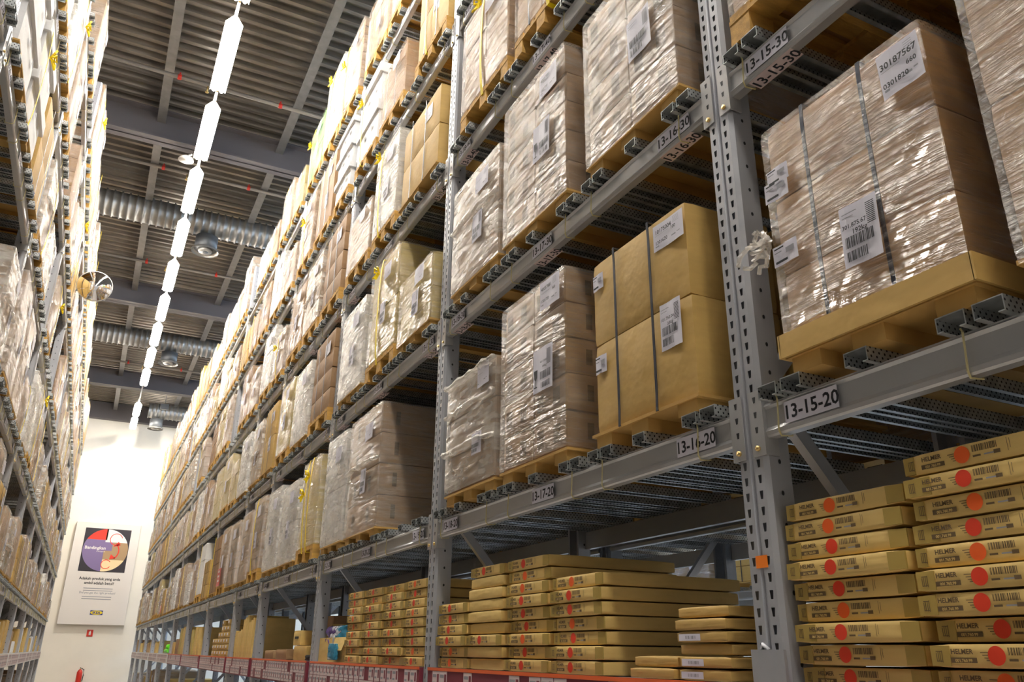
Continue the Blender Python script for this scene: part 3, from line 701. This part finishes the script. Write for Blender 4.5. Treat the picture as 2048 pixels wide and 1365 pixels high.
SPEC = {
 # kind: carton material, film, pallet, description, category
 'brown_clear': dict(mat='kraft_brown', film='film_clear', d='brown cartons in creased clear film'),
 'brown_milky': dict(mat='kraft_pink', film='film_milky', d='brown cartons in milky film'),
 'kraft': dict(mat='kraft', film=None, d='strapped yellowish kraft cartons'),
 'white': dict(mat='carton_white', film=None, d='white cartons with lids'),
 'white_film': dict(mat='carton_white', film='film_white', d='white cartons in white film'),
 'olive': dict(mat='carton_olive', film='film_clear', d='olive cartons in clear film'),
 'pale_film': dict(mat='kraft_pink', film='film_white', d='bulky goods in whitish film'),
 'green': dict(mat='carton_green', film='film_clear', d='bright green cartons'),
 'flat': dict(mat='kraft_dark', film=None, d='plain brown long cartons'),
}
def make_load(w, h, kind, pal, nz, ny, seed, detail=1, D=1.08, yellow=None, labels=None, bands=None, tray=False, corner=False, top=None, bag=False, nlab=1):
    """detail 0 = one mesh; else Empty with parts"""
    rnd = random.Random(seed); sp = SPEC[kind]; z0 = PH[pal]; joined = detail == 0
    nm = 'wrapped_pallet_load' if sp['film'] else 'carton_pallet_load'; t = None if joined else empty(nm); b = MB()
    pb = b if joined else MB()
    if pal == 'foot': foot_pallet(pb, w, D)
    elif pal == 'wood': wood_pallet(pb, w, D, rnd)
    if not joined and pal != 'none': pb.build('pallet', t)
    soft_tiers(t, b, joined, w-.02, h, D-.02, z0, sp['mat'], nz, ny, rnd, n=6 if detail < 2 else 10, bulge=.008 if kind != 'kraft' else .014, nx=1 if joined else 2 if kind == 'kraft' else 1, jog=.004)
    if kind == 'white' and not joined:
        for k in range(nz):
            z = z0+h*(k+1)/nz; MB().rbox(-.012, D-.01, -w/2-.004, w/2+.004, z-h/nz*.28, z-.004, 'carton_white', .006).build('lid', t)
            for y in (-w*.2, w*.12): MB().rect((-.003, y, z-h/nz*.55), (0, -1, 0), (0, 0, 1), 0, .07, 0, .045, 'ink_grey').build('hand_hole', t)
    if corner and not joined:
        for y in (-w/2, w/2-.045): MB().box(-.006, -.002, y, y+.045, z0+.01, z0+h-.005, 'kraft_box').box(-.006, .04, y if y < 0 else y+.041, (y if y < 0 else y+.041)+.004, z0+.01, z0+h-.005, 'kraft_box').build('corner_board', t)
    if tray: MB().box(-.016, -.006, -w/2-.006, w/2+.006, z0-.01, z0+.065, 'kraft').box(-.016, D*.8, -w/2-.012, -w/2-.004, z0-.01, z0+.065, 'kraft').box(-.016, D*.8, w/2+.004, w/2+.012, z0-.01, z0+.065, 'kraft').build('tray', t)
    if sp['film']:
        fb = b if joined else MB(); nn = 6 if joined else 12 if detail == 1 else 26; jt = .008 if joined else .0035 if detail == 1 else .0016
        zt = z0+h+.006
        fb.soft(-.004, D+.004, -w/2+.002, w/2-.002, z0+rnd.uniform(-.02, .01), zt, sp['film'], nn, .016, jt, seed, warp=top, skip=('bottom',))
        if not joined: fb.build('stretch_film', t)
    if bands:                                     # bulging rolls of gathered film
        for (z, r) in bands:
            bb = b if joined else MB(); pts = []
            for k in range(13): y = w/2-.01-(w-.02)*k/12; pts.append((-.012-.012*math.sin(k/12*PI)+rnd.uniform(-.006, .006), y, z0+z+rnd.uniform(-.012, .012)))
            bb.tube(pts, [r*rnd.uniform(.6, 1.1) for _ in pts], 'film_white', 7)
            if not joined: bb.build('film_roll', t)
    if kind in ('kraft', 'brown_clear', 'flat', 'green'):
        for y in (-.16*w, .20*w):
            if joined: b.box(-.008, -.005, y-.007, y+.007, z0, z0+h, 'strap_black')
            else: strap(t, y, z0-.006, z0+h+.004, D, 'strap_black', x=.010 if kind not in ('kraft', 'flat') else .004)
    if yellow is not None:
        for y in yellow:
            if joined: b.box(-.03, -.027, y-.012, y+.012, z0-.05, z0+h, 'strap_yellow')
            else:
                st_ = strap(t, y, z0-.05, z0+h+.006, D, 'strap_yellow', w=.03, x=.025)
                if seed % 2 == 0 or detail == 2:
                    kb = MB(); kz = z0+h*rnd.uniform(.6, .9)
                    for q in range(4):
                        a = q*1.6+.4; p0 = Vector((-.035, y, kz)); kb.tube([p0, p0+Vector((-.03, .05*math.cos(a), .05*math.sin(a))), p0+Vector((-.035, .07*math.cos(a+.7), .07*math.sin(a+.7)-.01)), p0+Vector((-.01, .02*math.cos(a+1.2), .02*math.sin(a+1.2)))], .009, 'strap_yellow', 5)
                    kb.build('strap_knot', t)
    if labels is None:
        labels = []
        if not joined or seed % 2: labels = [(-.20*w, .80*h, .19, .13, 'head'), (-.12*w, .40*h, .14, .19, 'bars')][:2 if rnd.random() < .7 else 1]
    for i, L in enumerate(labels):
        y, z, lw, lh, kd = L[:5]; tx = L[5] if len(L) > 5 else ()
        xo = .0225 if sp['film'] else -.006
        if joined: b.box(-xo-.001, -xo, y-lw/2, y+lw/2, z0+z-lh/2, z0+z+lh/2, 'paper')
        else: paper(t, xo, y, z0+z, lw, lh, kd, tx, seed=seed+i, tilt=rnd.uniform(-.03, .03))
    if bag and not joined:
        bb = MB(); rnd2 = random.Random(5)
        for k in range(9):
            p = Vector((-.01, w/2+.01, z0+h*.52)); pts = [p]
            for q in range(7): p = p+Vector((rnd2.uniform(-.02, .012), rnd2.uniform(-.012, .022), rnd2.uniform(-.03, .016))); pts.append(p)
            bb.tube(pts, .008, 'film_white', 5)
        bb.build('film_tail', t)
    if joined:
        o = b.build(nm)
        return o
    return t
placed = {}
def place(o, side, y, level, label, group, x=None, z=None, rz=None, flat_cat='pallet load'):
    X0 = {1: 1.795, -1: -.95}[side] if x is None else x
    zz = (BT[level]+SUP if z is None else z)+H+.0005
    o.location = (X0, y, zz); o.rotation_euler = (0, 0, (0 if side > 0 else PI) if rz is None else rz)
    tag(o, label, flat_cat, group); return o
GR = {(1, l): 'pallet loads on the %s of the right rack' % lvname[l] for l in range(5)}
GR.update({(-1, l): 'pallet loads on the %s of the left rack' % lvname[l] for l in range(5)})
def slant(drop):
    def f(q, a, b, c):
        if c > .72: q = [q[0], q[1], q[2]-drop*max(0, b-.15)*(c-.72)/.28]
        return q
    return f
# ---- hand-placed loads, right rack: (level, y_far, y_near, height over the pallet, kwargs)
NEAR = [
 (0, 1.715, 1.085, .80, dict(kind='brown_clear', pal='foot', nz=3, ny=1, tray=True, bag=True, detail=2, D=1.05, labels=[
     (-.245, .68, .135, .15, 'head', [('30187567', .06, .62, .030), ('660', .66, .40, .022), ('0301820', .06, .20, .024)]),
     (-.035, .26, .13, .19, 'bars', [('301.875.67', .05, .62, .019), ('192kg', .30, .50, .022)]),
     (.25, .55, .10, .07, 'small'), (.245, .32, .10, .07, 'small'), (.24, .60, .09, .06, 'small')])),
 (0, .985, .20, .86, dict(kind='brown_clear', pal='foot', nz=2, ny=1, detail=2)),
 (0, 2.835, 2.135, .79, dict(kind='kraft', pal='foot', nz=2, ny=1, detail=2, D=.95, labels=[
     (-.235, .70, .19, .115, 'head', [('10175004', .08, .62, .026), ('100', .60, .48, .02), ('1301620', .08, .22, .022)]),
     (-.215, .31, .125, .19, 'bars', [('101.750.04', .06, .62, .018), ('33kg', .36, .50, .019)]),
     (.28, .69, .08, .075, 'small'), (.275, .30, .085, .08, 'small')])),
 (0, 3.735, 3.045, .90, dict(kind='brown_milky', pal='foot', nz=5, ny=2, detail=2, labels=[
     (-.235, .80, .19, .15, 'head', [('40037881', .08, .66, .026), ('560', .66, .48, .02), ('1301720', .08, .24, .022)]),
     (-.16, .42, .19, .22, 'glass', [('401.578.81', .40, .64, .015), ('448kg', .52, .52, .017)])])),
 (0, 4.49, 3.80, .68, dict(kind='pale_film', pal='foot', nz=3, ny=1, detail=2, bands=[(.24, .022), (.47, .02), (.66, .025)], top=slant(.0), labels=[(-.22, .60, .15, .13, 'head'), (-.15, .22, .13, .12, 'bars')])),
 (0, 6.68, 5.84, .96, dict(kind='brown_milky', pal='foot', nz=4, ny=1, detail=2, bands=[(.52, .02)], D=1.1)),
 (0, 7.45, 6.78, .96, dict(kind='white_film', pal='foot', nz=2, ny=1, detail=2)),
 (1, 2.83, 2.11, .86, dict(kind='brown_milky', pal='foot', nz=4, ny=2, detail=2, labels=[(-.14, .42, .17, .22, 'bars')])),
 (1, 3.745, 3.01, .92, dict(kind='brown_milky', pal='foot', nz=5, ny=2, detail=2, labels=[(-.22, .76, .19, .15, 'head', [('40037881', .08, .66, .026), ('1301720', .08, .24, .022)]), (-.14, .42, .18, .22, 'glass')])),
 (1, 4.52, 3.80, .76, dict(kind='pale_film', pal='foot', nz=2, ny=1, detail=2, bands=[(.44, .02)])),
 (1, 1.80, 1.12, .84, dict(kind='brown_clear', pal='wood', nz=3, ny=1, detail=1)),
 (1, .95, .25, .80, dict(kind='kraft', pal='wood', nz=2, ny=1, detail=1)),
 (1, 5.60, 4.90, .52, dict(kind='olive', pal='foot', nz=2, ny=1, detail=2)),
 (1, 6.42, 5.68, .90, dict(kind='olive', pal='wood', nz=2, ny=1, detail=2, yellow=[.05])),
 (1, 7.30, 6.55, .84, dict(kind='white_film', pal='foot', nz=4, ny=1, detail=2)),
 (2, 4.47, 3.72, .80, dict(kind='brown_milky', pal='wood', nz=3, ny=2, detail=2, yellow=[.0])),
 (2, 3.62, 2.95, .82, dict(kind='brown_clear', pal='wood', nz=3, ny=2, detail=2, yellow=[-.1])),
 (2, 2.85, 2.12, .80, dict(kind='brown_milky', pal='wood', nz=4, ny=2, detail=1)),
 (2, 5.80, 4.93, .74, dict(kind='kraft', pal='foot', nz=2, ny=1, detail=2)),
 (2, 6.55, 5.90, .86, dict(kind='white_film', pal='wood', nz=1, ny=1, detail=2, yellow=[.12])),
 (2, 7.43, 6.66, .56, dict(kind='brown_milky', pal='wood', nz=2, ny=1, detail=2)),
 (3, 5.60, 4.86, .90, dict(kind='kraft', pal='wood', nz=2, ny=1, detail=2, yellow=[.08])),
 (3, 6.62, 5.90, .60, dict(kind='brown_clear', pal='wood', nz=2, ny=1, detail=1)),
 (3, 7.46, 6.72, .94, dict(kind='white', pal='wood', nz=2, ny=1, detail=2, yellow=[.14], labels=[])),
 (3, 8.35, 7.70, .92, dict(kind='white', pal='wood', nz=3, ny=1, detail=2, labels=[])),
 (3, 4.50, 3.80, .8, dict(kind='brown_milky', pal='wood', nz=3, ny=1, detail=1)),
 (3, 9.30, 8.50, .95, dict(kind='flat', pal='wood', nz=1, ny=1, detail=1)),
 (4, 8.52, 7.68, 1.02, dict(kind='brown_milky', pal='wood', nz=8, ny=1, detail=2, yellow=[.22])),
 (4, 10.22, 9.42, .86, dict(kind='green', pal='wood', nz=2, ny=1, detail=2, yellow=[.2])),
 (4, 6.6, 5.9, .5, dict(kind='brown_clear', pal='wood', nz=2, ny=1, detail=1)),
 (0, 8.42, 7.72, .86, dict(kind='olive', pal='wood', nz=1, ny=1, detail=2, yellow=[-.08, .08], labels=[])),
 (0, 9.36, 8.56, .84, dict(kind='white_film', pal='foot', nz=2, ny=1, detail=2)),
 (0, 10.22, 9.46, .92, dict(kind='white_film', pal='foot', nz=1, ny=1, detail=2)),
]
entries = []                                      # (side, level, yc, maker)
taken = {(1, 0): [(4.84, 5.75)]}
for i, (lv, yf, yn, h, kw) in enumerate(NEAR):
    w = yf-yn; kw = dict(kw); entries.append((1, lv, (yf+yn)/2, w, h, kw, 100+i)); taken.setdefault((1, lv), []).append((yn, yf))
LEFT = [
 (2, 5.62, 4.90, .86, dict(kind='white', pal='foot', nz=2, ny=1, detail=2, labels=[])),
 (2, 6.52, 5.72, .84, dict(kind='white', pal='foot', nz=2, ny=1, detail=2, labels=[], yellow=[.3])),
 (2, 7.45, 6.66, .80, dict(kind='kraft', pal='foot', nz=2, ny=1, detail=2, labels=[])),
 (3, 5.65, 4.90, .95, dict(kind='white', pal='wood', nz=2, ny=1, detail=2, labels=[])),
 (3, 6.55, 5.75, .95, dict(kind='white', pal='wood', nz=2, ny=1, detail=2, labels=[], yellow=[.1])),
 (3, 7.45, 6.65, .90, dict(kind='white_film', pal='wood', nz=2, ny=1, detail=2, yellow=[-.1])),
 (1, 8.45, 7.72, .95, dict(kind='brown_milky', pal='foot', nz=4, ny=1, detail=2)),
 (1, 9.35, 8.60, .92, dict(kind='brown_milky', pal='foot', nz=3, ny=1, detail=2)),
]
for i, (lv, yf, yn, h, kw) in enumerate(LEFT):
    entries.append((-1, lv, (yf+yn)/2, yf-yn, h, dict(kw), 300+i)); taken.setdefault((-1, lv), []).append((yn, yf))
rnd = random.Random(11)
KR = [('brown_milky', 5), ('brown_clear', 4), ('white_film', 4), ('kraft', 2), ('olive', 2), ('pale_film', 3), ('flat', 1), ('white', 1)]
KL = [('brown_milky', 6), ('brown_clear', 4), ('pale_film', 4), ('kraft', 2), ('white_film', 2)]
def pick(t): return rnd.choices([a for a, _ in t], [b for _, b in t])[0]
for side, B, U in ((1, BR, ups), (-1, BL, upl)):
    for bi, (yc, L) in enumerate(B):
        if bi < (1 if side > 0 else 2): continue
        for lv in range(5):
            for c in slots(L):
                y = yc+c
                w = rnd.uniform(.70, .82); h = rnd.choice((.62, .78, .86, .92, .98)) if lv < 4 else rnd.choice((.6, .85, 1.0, 1.15))
                kd = pick(KR if side > 0 else KL); pal = 'foot' if (lv < 2 and rnd.random() < .7) else 'wood'
                yel = [rnd.uniform(-.2, .2)] if rnd.random() < (.14 if lv < 2 else .35) else None
                nz, ny = rnd.choice(((2, 1), (3, 1), (3, 2), (4, 2), (1, 1))); sd = rnd.randrange(1000)
                if side > 0 and y < (2.2, 2.0, 2.0, 3.6, 4.9)[lv]: continue
                if side < 0 and lv < 4: h = min(h, rnd.choice((.52, .64, .72, .86)))
                if rnd.random() < (.04 if side > 0 else .13): continue
                if any(a < y+w/2-.02 and y-w/2+.02 < b_ for a, b_ in taken.get((side, lv), [])): continue
                if side < 0 and y < (7, 5.5, 4.6, 4.6, 4.9)[lv]: continue
                entries.append((side, lv, y, w, min(h, .90 if lv < 4 else 1.2), dict(kind=kd, pal=pal, nz=nz, ny=ny, yellow=yel, detail=None), sd))
entries.sort(key=lambda e: (e[0], e[1], e[2]))
protos = {}; count = {}
for side, lv, y, w, h, kw, sd in entries:
    k = count[(side, lv)] = count.get((side, lv), -1)+1
    kw = dict(kw); det = kw.pop('detail'); kind = kw['kind']
    desc = SPEC[kind]['d']
    lab = '%s, %s rack, %s, %s load from camera' % (desc, 'right' if side > 0 else 'left', lvname[lv], ordinal(k))
    if det is None:
        det = 1 if y < (13 if side > 0 else 12) else 0
        q = sd % 3; yl = kw['yellow'] is not None; key = (kind, kw['pal'], q, det, yl)
        if key not in protos:
            nz, ny = ((2, 1), (3, 2), (4, 1))[q]
            o = make_load(.76, .86, kind, kw['pal'], nz, ny, 40+q*7+len(kind), det, yellow=[-.08+.08*q] if yl else None,
                          bands=[(.4, .02)] if kind == 'pale_film' else None, corner=False)
            protos[key] = o; used[o] = 1
        else: o = copy_tree(protos[key])
        o.scale = (1, w/.76, min(h, 1.22)/.86 if kw['pal'] == 'foot' else (min(h, 1.2)+.08)/.94)
    else:
        o = make_load(w, h, seed=sd, detail=det, **kw)
    place(o, side, y, lv, lab, GR[(side, lv)])
    if side > 0 and lv == 0 and any(abs(y-q) < .46 for q in (13.2, 23.6)):
        rb = MB().box(-.035, -.031, -.16, .16, .12, .38, 'red_paint')
        for q in range(3): rb.rect((-.036, .08, .18+.07*q), (0, -1, 0), (0, 0, 1), 0, .16, 0, .03, 'poster_white')
        rb = rb.build('red_sign', o); rb['label'] = 'red sign with white lettering'
# the remaining racks, seen through gaps
k = 0
for (x, rz, bl, levels, txt) in ((XB+.045, PI, BR[1:6], (0, 1, 2, 3), 'behind the right rack'), (X3-.045, 0, BR[3:8], (0, 1, 2), 'across the next aisle')):
    for lv in levels:
        n = 0
        for bi, (yc, L) in enumerate(bl):
            for c in slots(L):
                r = rnd.random()
                if r < .10: continue
                key = (pick(KR), 'foot', rnd.randrange(3), 0, False)
                if key not in protos:
                    nz, ny = ((2, 1), (3, 2), (4, 1))[key[2]]
                    protos[key] = make_load(.76, .86, key[0], 'foot', nz, ny, 40+key[2]*7+len(key[0]), 0, bands=[(.4, .02)] if key[0] == 'pale_film' else None); o = protos[key]
                else: o = copy_tree(protos[key])
                o.scale = (1, rnd.uniform(.92, 1.06), rnd.uniform(.8, 1.1))
                place(o, 1, yc+c, lv, '%s %s, %s, %s load from camera' % (SPEC[key[0]]['d'].replace(' creased', ''), txt, lvname[lv].replace(' pallet', ''), ordinal(n)), 'pallet loads %s' % txt, x=x, rz=rz); n += 1
# floor level goods under the display shelf
for side, B in ((1, BR), (-1, BL)):
    n = 0
    for bi, (yc, L) in enumerate(B):
        if yc < (8 if side > 0 else 12): continue
        for c in slots(L):
            if rnd.random() < .15: continue
            key = (rnd.choice(('brown_milky', 'kraft', 'flat', 'brown_clear')), 'foot', rnd.randrange(3), 0, False)
            if key not in protos:
                nz, ny = ((2, 1), (3, 2), (4, 1))[key[2]]; protos[key] = make_load(.76, .86, key[0], 'foot', nz, ny, 40+key[2]*7+len(key[0]), 0); o = protos[key]
            else: o = copy_tree(protos[key])
            o.scale = (1, 1, rnd.uniform(.9, 1.3))
            place(o, side, yc+c, 0, '%s on the floor, %s rack, %s floor load' % (SPEC[key[0]]['d'], 'right' if side > 0 else 'left', ordinal(n)), 'floor level loads', z=-H+.0, x=XR+.13 if side > 0 else XL-.13); n += 1

# ---- flat-pack cartons on the lowest shelf
SZ = -.08+H                                       # deck top
def flat_box(w, hh, D, prints=True, dot='red_dot', tape_l=.07, seed=0, mat='kraft_box', sticker=0):
    t = empty('flat_carton'); rnd = random.Random(seed)
    MB().soft(0, D, -w/2, w/2, .0015, hh-.0015, mat, 8, .0025, .0012, seed).build('box_body', t)
    x = -.0042
    bb = MB()
    if prints:
        for s, yw in ((1, tape_l), (-1, .055)):
            MB().box(x+.001, .002, s*w/2-(yw if s > 0 else 0), s*w/2+(0 if s > 0 else yw), .006, hh-.006, 'tape').build('packing_tape', t)
    b = MB()
    if prints:
        def R(u0, u1, v0, v1, m='ink_brown'): b.rect((x, w/2, 0), (0, -1, 0), (0, 0, 1), u0*w, u1*w, v0*hh, v1*hh, m)
        b.text('HELMER', (x, w/2-.20*w, .58*hh), UR, VR, .27*hh, 'ink_brown', bold=.03)
        R(.125, .285, .24, .44); b.text('001.760.99', (x-.0006, w/2-.205*w, .27*hh), UR, VR, .17*hh, 'kraft_box', bold=.02)
        b.bars((x, w/2-.47*w, .54*hh), UR, VR, .16*w, .28*hh, 'ink_brown', 3, 20)
        R(.47, .52, .32, .40); R(.54, .60, .33, .39, 'ink_grey'); R(.60, .64, .30, .46)
        for k in range(4): R(.31+.01*k, .36, .62-.1*k, .65-.1*k)
        # drawer cabinet drawing on the corner
        for k in range(4): R(.035+.012*k, .039+.012*k, .30-.02*k, .62+.03*k)
        R(.035, .075, .28, .31); R(.035, .075, .66, .69)
        R(.685, .688, .30, .85); R(.70, .703, .4, .8)
        b.build('printed_marking', t)
        dt = MB(); dt.add([(x-.001, w/2-.405*w+.021*math.cos(2*PI*k/28), .52*hh+.021*math.sin(2*PI*k/28)*min(1, hh/.055)) for k in range(28)], [tuple(range(28))], dot); dt.build('round_sticker', t)
    if sticker:
        b.rect((x, w/2, 0), (0, -1, 0), (0, 0, 1), .06*w if sticker == 1 else .42*w, .5*w if sticker == 1 else .92*w, .2*hh, .75*hh, 'paper')
        b.bars((x-.0006, w/2-(.20 if sticker == 1 else .56)*w, .35*hh), UR, VR, .22*w, .25*hh, 'ink_grey', 5, 12)
        b.build('white_sticker', t)
        if sticker == 2:
            d = MB(); d.add([(x-.001, w/2-.28*w+.016*math.cos(2*PI*k/20), .5*hh+.016*math.sin(2*PI*k/20)) for k in range(20)], [tuple(range(20))], 'paper'); d.build('round_sticker', t)
    return t
HP = .0575
hel = [flat_box(.415, HP, .72, dot=d, tape_l=tl, seed=s) for d, tl, s in (('red_dot', .075, 1), ('orange_dot', .03, 2), ('red_dot', .05, 3))]
pl = flat_box(.415, HP, .72, prints=False, seed=9)
thin = [flat_box(.265, .040, .60, prints=False, seed=4, mat='kraft', sticker=s) for s in (1, 2, 0)]
usedf = set()
def take(p):
    if p in usedf: return copy_tree(p)
    usedf.add(p); return p
def rowname(k, n): return 'top carton' if k == n-1 else 'bottom carton' if k == 0 else '%s carton from the bottom' % ordn[k]
STACKS = [  # y centre, rows, prototypes, where, x
 (1.655, 9, hel, 'of the printed flat-carton stack just right of the near upright', 1.868, .01),
 (1.215, 10, hel, 'of the tall printed flat-carton stack at the lower right', 1.862, .012),
 (.775, 10, hel, 'of the printed flat-carton stack cut by the right frame edge', 1.868, .01),
 (3.11, 7, hel, 'of the widest printed stack left of the near upright', 1.862, .006),
 (3.565, 9, hel, 'of the tall printed stack behind the widest one', 1.87, .006),
 (4.035, 9, [pl, hel[0]], 'of the mostly plain stack fourth left of the near upright', 1.868, .008),
 (4.455, 6, hel, 'of the short printed stack beside the second upright', 1.865, .01),
 (5.06, 9, hel, 'of the printed stack just beyond the second upright', 1.865, .006),
 (5.50, 9, hel, 'of the second printed stack beyond the second upright', 1.865, .008),
 (5.95, 9, hel, 'of the third printed stack beyond the second upright', 1.865, .008),
 (6.40, 9, hel, 'of the fourth printed stack beyond the second upright', 1.865, .008),
 (2.30, 6, thin, 'of the low sticker stack just left of the near upright', 1.868, .006),
 (2.585, 2, thin, 'of the two-carton stack beside the low sticker stack', 1.868, .006),
]
rr = random.Random(3)
for y, n, ps, where, x, jit in STACKS:
    z = SZ+.0005
    for k in range(n):
        p = ps[rr.randrange(len(ps))] if k < 3 else rr.choice(ps)
        hh = .040 if ps is thin else HP
        o = take(p); o.location = (x+rr.uniform(-jit, jit)+(.014 if rr.random() < .25 else 0), y+rr.uniform(-jit, jit)*.9, z); o.rotation_euler = (0, 0, rr.uniform(-.010, .010)); z += hh
        tag(o, '%s %s' % (rowname(k, n), where), 'carton', 'flat cartons %s' % where[3:])
for p in hel+[pl]+thin:
    if p not in usedf:
        for ch in list(p.children): bpy.data.objects.remove(ch)
        bpy.data.objects.remove(p)
# ---- mixed goods farther down the lowest shelf
def open_box():
    t = empty('open_carton'); w, d, h = .42, .5, .19
    b = MB()
    for a in ((0, .008, -w, w), (d-.008, d, -w, w)): b.box(a[0], a[1], a[2], a[3], 0, h, 'kraft_box')
    for s in (-1, 1): b.box(.008, d-.008, s*w-.008*(s > 0), s*w+.008*(s < 0), 0, h, 'kraft_box')
    b.box(.008, d-.008, -w+.008, w-.008, 0, .008, 'kraft_box'); b.build('box_body', t)
    b = MB()
    b.add([(0, -w, h), (0, -.1, h), (-.03, -.08, h-.1), (-.03, -w+.03, h-.1)], [(0, 1, 2, 3)], 'kraft_box'); b.add([(.1, w, h), (.4, w, h), (.4, w+.02, h+.12), (.1, w+.02, h+.12)], [(0, 1, 2, 3)], 'kraft_box'); b.build('flap', t)
    for nm, m, yy, s in (('blue_bag', 'plastic_blue', -.15, 5), ('purple_bag', 'plastic_purple', .15, 6), ('white_bag', 'plastic_white', .0, 7)):
        MB().soft(.03, .40, yy-.15, yy+.15, .05, h+.09, m, 9, .02, .022, s).build(nm, t)
    return t
o = open_box(); o.location = (1.880, 7.05, SZ+.0005); tag(o, 'open kraft carton of blue, purple and white plastic bags before the third upright', 'carton')
o = MB().soft(-.012, .02, -.09, .10, 0, .12, 'plastic_blue', 8, .004, .007, 4).build('blue_cloth'); o.location = (1.835, 6.86, SZ+.02); tag(o, 'blue plastic piece hanging over the front of the open kraft carton', 'plastic')
def plain_box(name, w, h, D, mat, label, y, z=0, x=1.87, cat='carton', group=None, slot=False, card=False, seed=1):
    t = empty(name, (x, y, SZ+z+.0005)); tag(t, label, cat, group)
    MB().soft(0, D, -w/2, w/2, .001, h-.001, mat, 6, .004, .002, seed).build('box_body', t)
    if slot: MB().box(-.006, -.001, -w*.25, w*.25, h*.45, h*.6, 'black_matt').build('hand_slot', t)
    if card: MB().box(-.006, -.003, -w*.18, w*.16, h*.4, h*.8, 'paper').build('paper_label', t)
    return t
plain_box('carton', .52, .13, .9, 'kraft', 'long kraft carton lying under the slotted carton in the third bay', 8.15, 0)
plain_box('carton', .30, .14, .6, 'kraft_box', 'kraft carton with a dark hand slot in the third bay', 8.36, .13, slot=True, x=1.88)
plain_box('carton', .62, .13, .9, 'kraft_dark', 'dark brown carton behind the slotted carton in the third bay', 8.2, .27, x=2.1)
plain_box('carton', .50, .10, .8, 'kraft_dark', 'low dark carton at the far end of the third bay', 8.98, 0)
plain_box('carton', .45, .09, .8, 'kraft_pink', 'greyish low carton beside the fourth upright', 9.6, 0)
b = MB().soft(0, .4, -.35, .35, 0, .05, 'black_matt', 8, .01, .01, 3); o = b.build('plastic_sheet'); o.location = (1.86, 7.76, SZ+.002); o.scale = (1, .3, 1); tag(o, 'crumpled black plastic sheet in front of the long kraft carton', 'plastic')
n = 0
for c in range(4):                                # tall narrow cartons standing in rows
    for q in range(3):
        y = 10.75+.40*c+.125*q; h = (.46, .50, .34, .33)[c]
        if y > 12.05: continue
        plain_box('tall_carton', .110, h-.02*q, .5, 'kraft_box', 'tall narrow kraft carton, %s of the row beyond the fourth upright' % ordn[n], y, x=1.87, group='tall narrow cartons', seed=n); n += 1
n = 0
for c in range(6):
    for k in range((6, 5, 6, 4, 3, 3)[c]):
        plain_box('small_carton', .24, .082, .4, 'kraft', 'small kraft carton with white label, row %s from bottom, column %s, sixth bay' % (('one', 'two', 'three', 'four', 'five', 'six')[k], ('one', 'two', 'three', 'four', 'five', 'six')[c]), 12.68+.26*c, .083*k, group='small labelled cartons', card=True, seed=n); n += 1
for i, (y, h, w, m) in enumerate(((15.9, .46, .30, 'kraft_box'), (16.35, .47, .34, 'kraft_box'), (16.9, .44, .3, 'carton_olive'), (18.4, .52, .40, 'kraft_box'), (18.9, .50, .36, 'carton_olive'), (19.5, .30, .5, 'kraft_dark'), (20.2, .24, .4, 'kraft'), (23.8, .30, .5, 'kraft_box'), (25.0, .26, .5, 'kraft'), (26.7, .30, .5, 'kraft_box'), (28.1, .25, .4, 'kraft_pink'), (29.9, .3, .5, 'kraft'), (31.2, .28, .5, 'kraft_box'), (33.1, .4, .5, 'kraft_pink'))):
    plain_box('standing_carton', w, h, .6, m, 'upright patterned kraft carton on the lowest right shelf, %s of the distant ones' % ordn[i], y, group='distant cartons on the lowest right shelf', seed=i)
t = empty('green_plastic_goods', (1.86, 21.9, SZ+.0005)); tag(t, 'bright lime green plastic item on the lowest right shelf far down the aisle', 'plastic')
MB().soft(0, .3, -.45, .1, .02, .10, 'plastic_lime', 6, .02, .02, 2).build('base', t); MB().soft(.02, .3, -.45, -.12, .09, .2, 'plastic_lime', 6, .03, .02, 5).build('raised_part', t)
for i, y in enumerate((13.6, 14.5, 15.2, 16.7, 17.6, 18.3, 19.4, 20.3, 21.0, 22.3, 23.2, 24.0, 25.2, 26.1, 27.9, 28.8)):
    rr2 = random.Random(i); t = plain_box('carton', rr2.uniform(.4, .6), rr2.uniform(.16, .5), .6, rr2.choice(('kraft', 'kraft_box', 'kraft_pink', 'carton_white')), 'mixed carton on the lowest left shelf, %s from the camera' % ordn[i], y, x=XL-.03, group='cartons on the lowest left shelf', seed=i)
    t.rotation_euler = (0, 0, PI)
# convex mirror on the left rack
t = empty('convex_mirror', (-.70, 12.85, 5.15+H)); tag(t, 'round convex safety mirror hanging on the left rack', 'mirror')
b = MB(); n = 20; rings = []
for k in range(7):
    a = k/6*.62; rings.append((.24*math.sin(a)/math.sin(.62), .10*(math.cos(a)-math.cos(.62))/(1-math.cos(.62))))
vs_ = [(0, -rings[0][1], 0)]; fs = []
for k in range(1, 7):
    for q in range(n): vs_.append((rings[k][0]*math.cos(2*PI*q/n), -rings[k][1], rings[k][0]*math.sin(2*PI*q/n)))
for q in range(n): fs.append((0, 1+q, 1+(q+1) % n))
for k in range(1, 6):
    for q in range(n): fs.append((1+(k-1)*n+q, 1+k*n+q, 1+k*n+(q+1) % n, 1+(k-1)*n+(q+1) % n))
b.add(vs_, fs, 'mirror_glass', True); b.build('mirror_face', t)
MB().tube([(0, .0, 0), (0, .02, 0), (0, .05, 0)], [.25, .245, .15], 'white_metal', 24).build('back_shell', t); MB().tube([(0, .03, 0), (-.10, .20, 0), (-.265, .31, 0)], .015, 'rack_steel', 6).build('bracket', t)
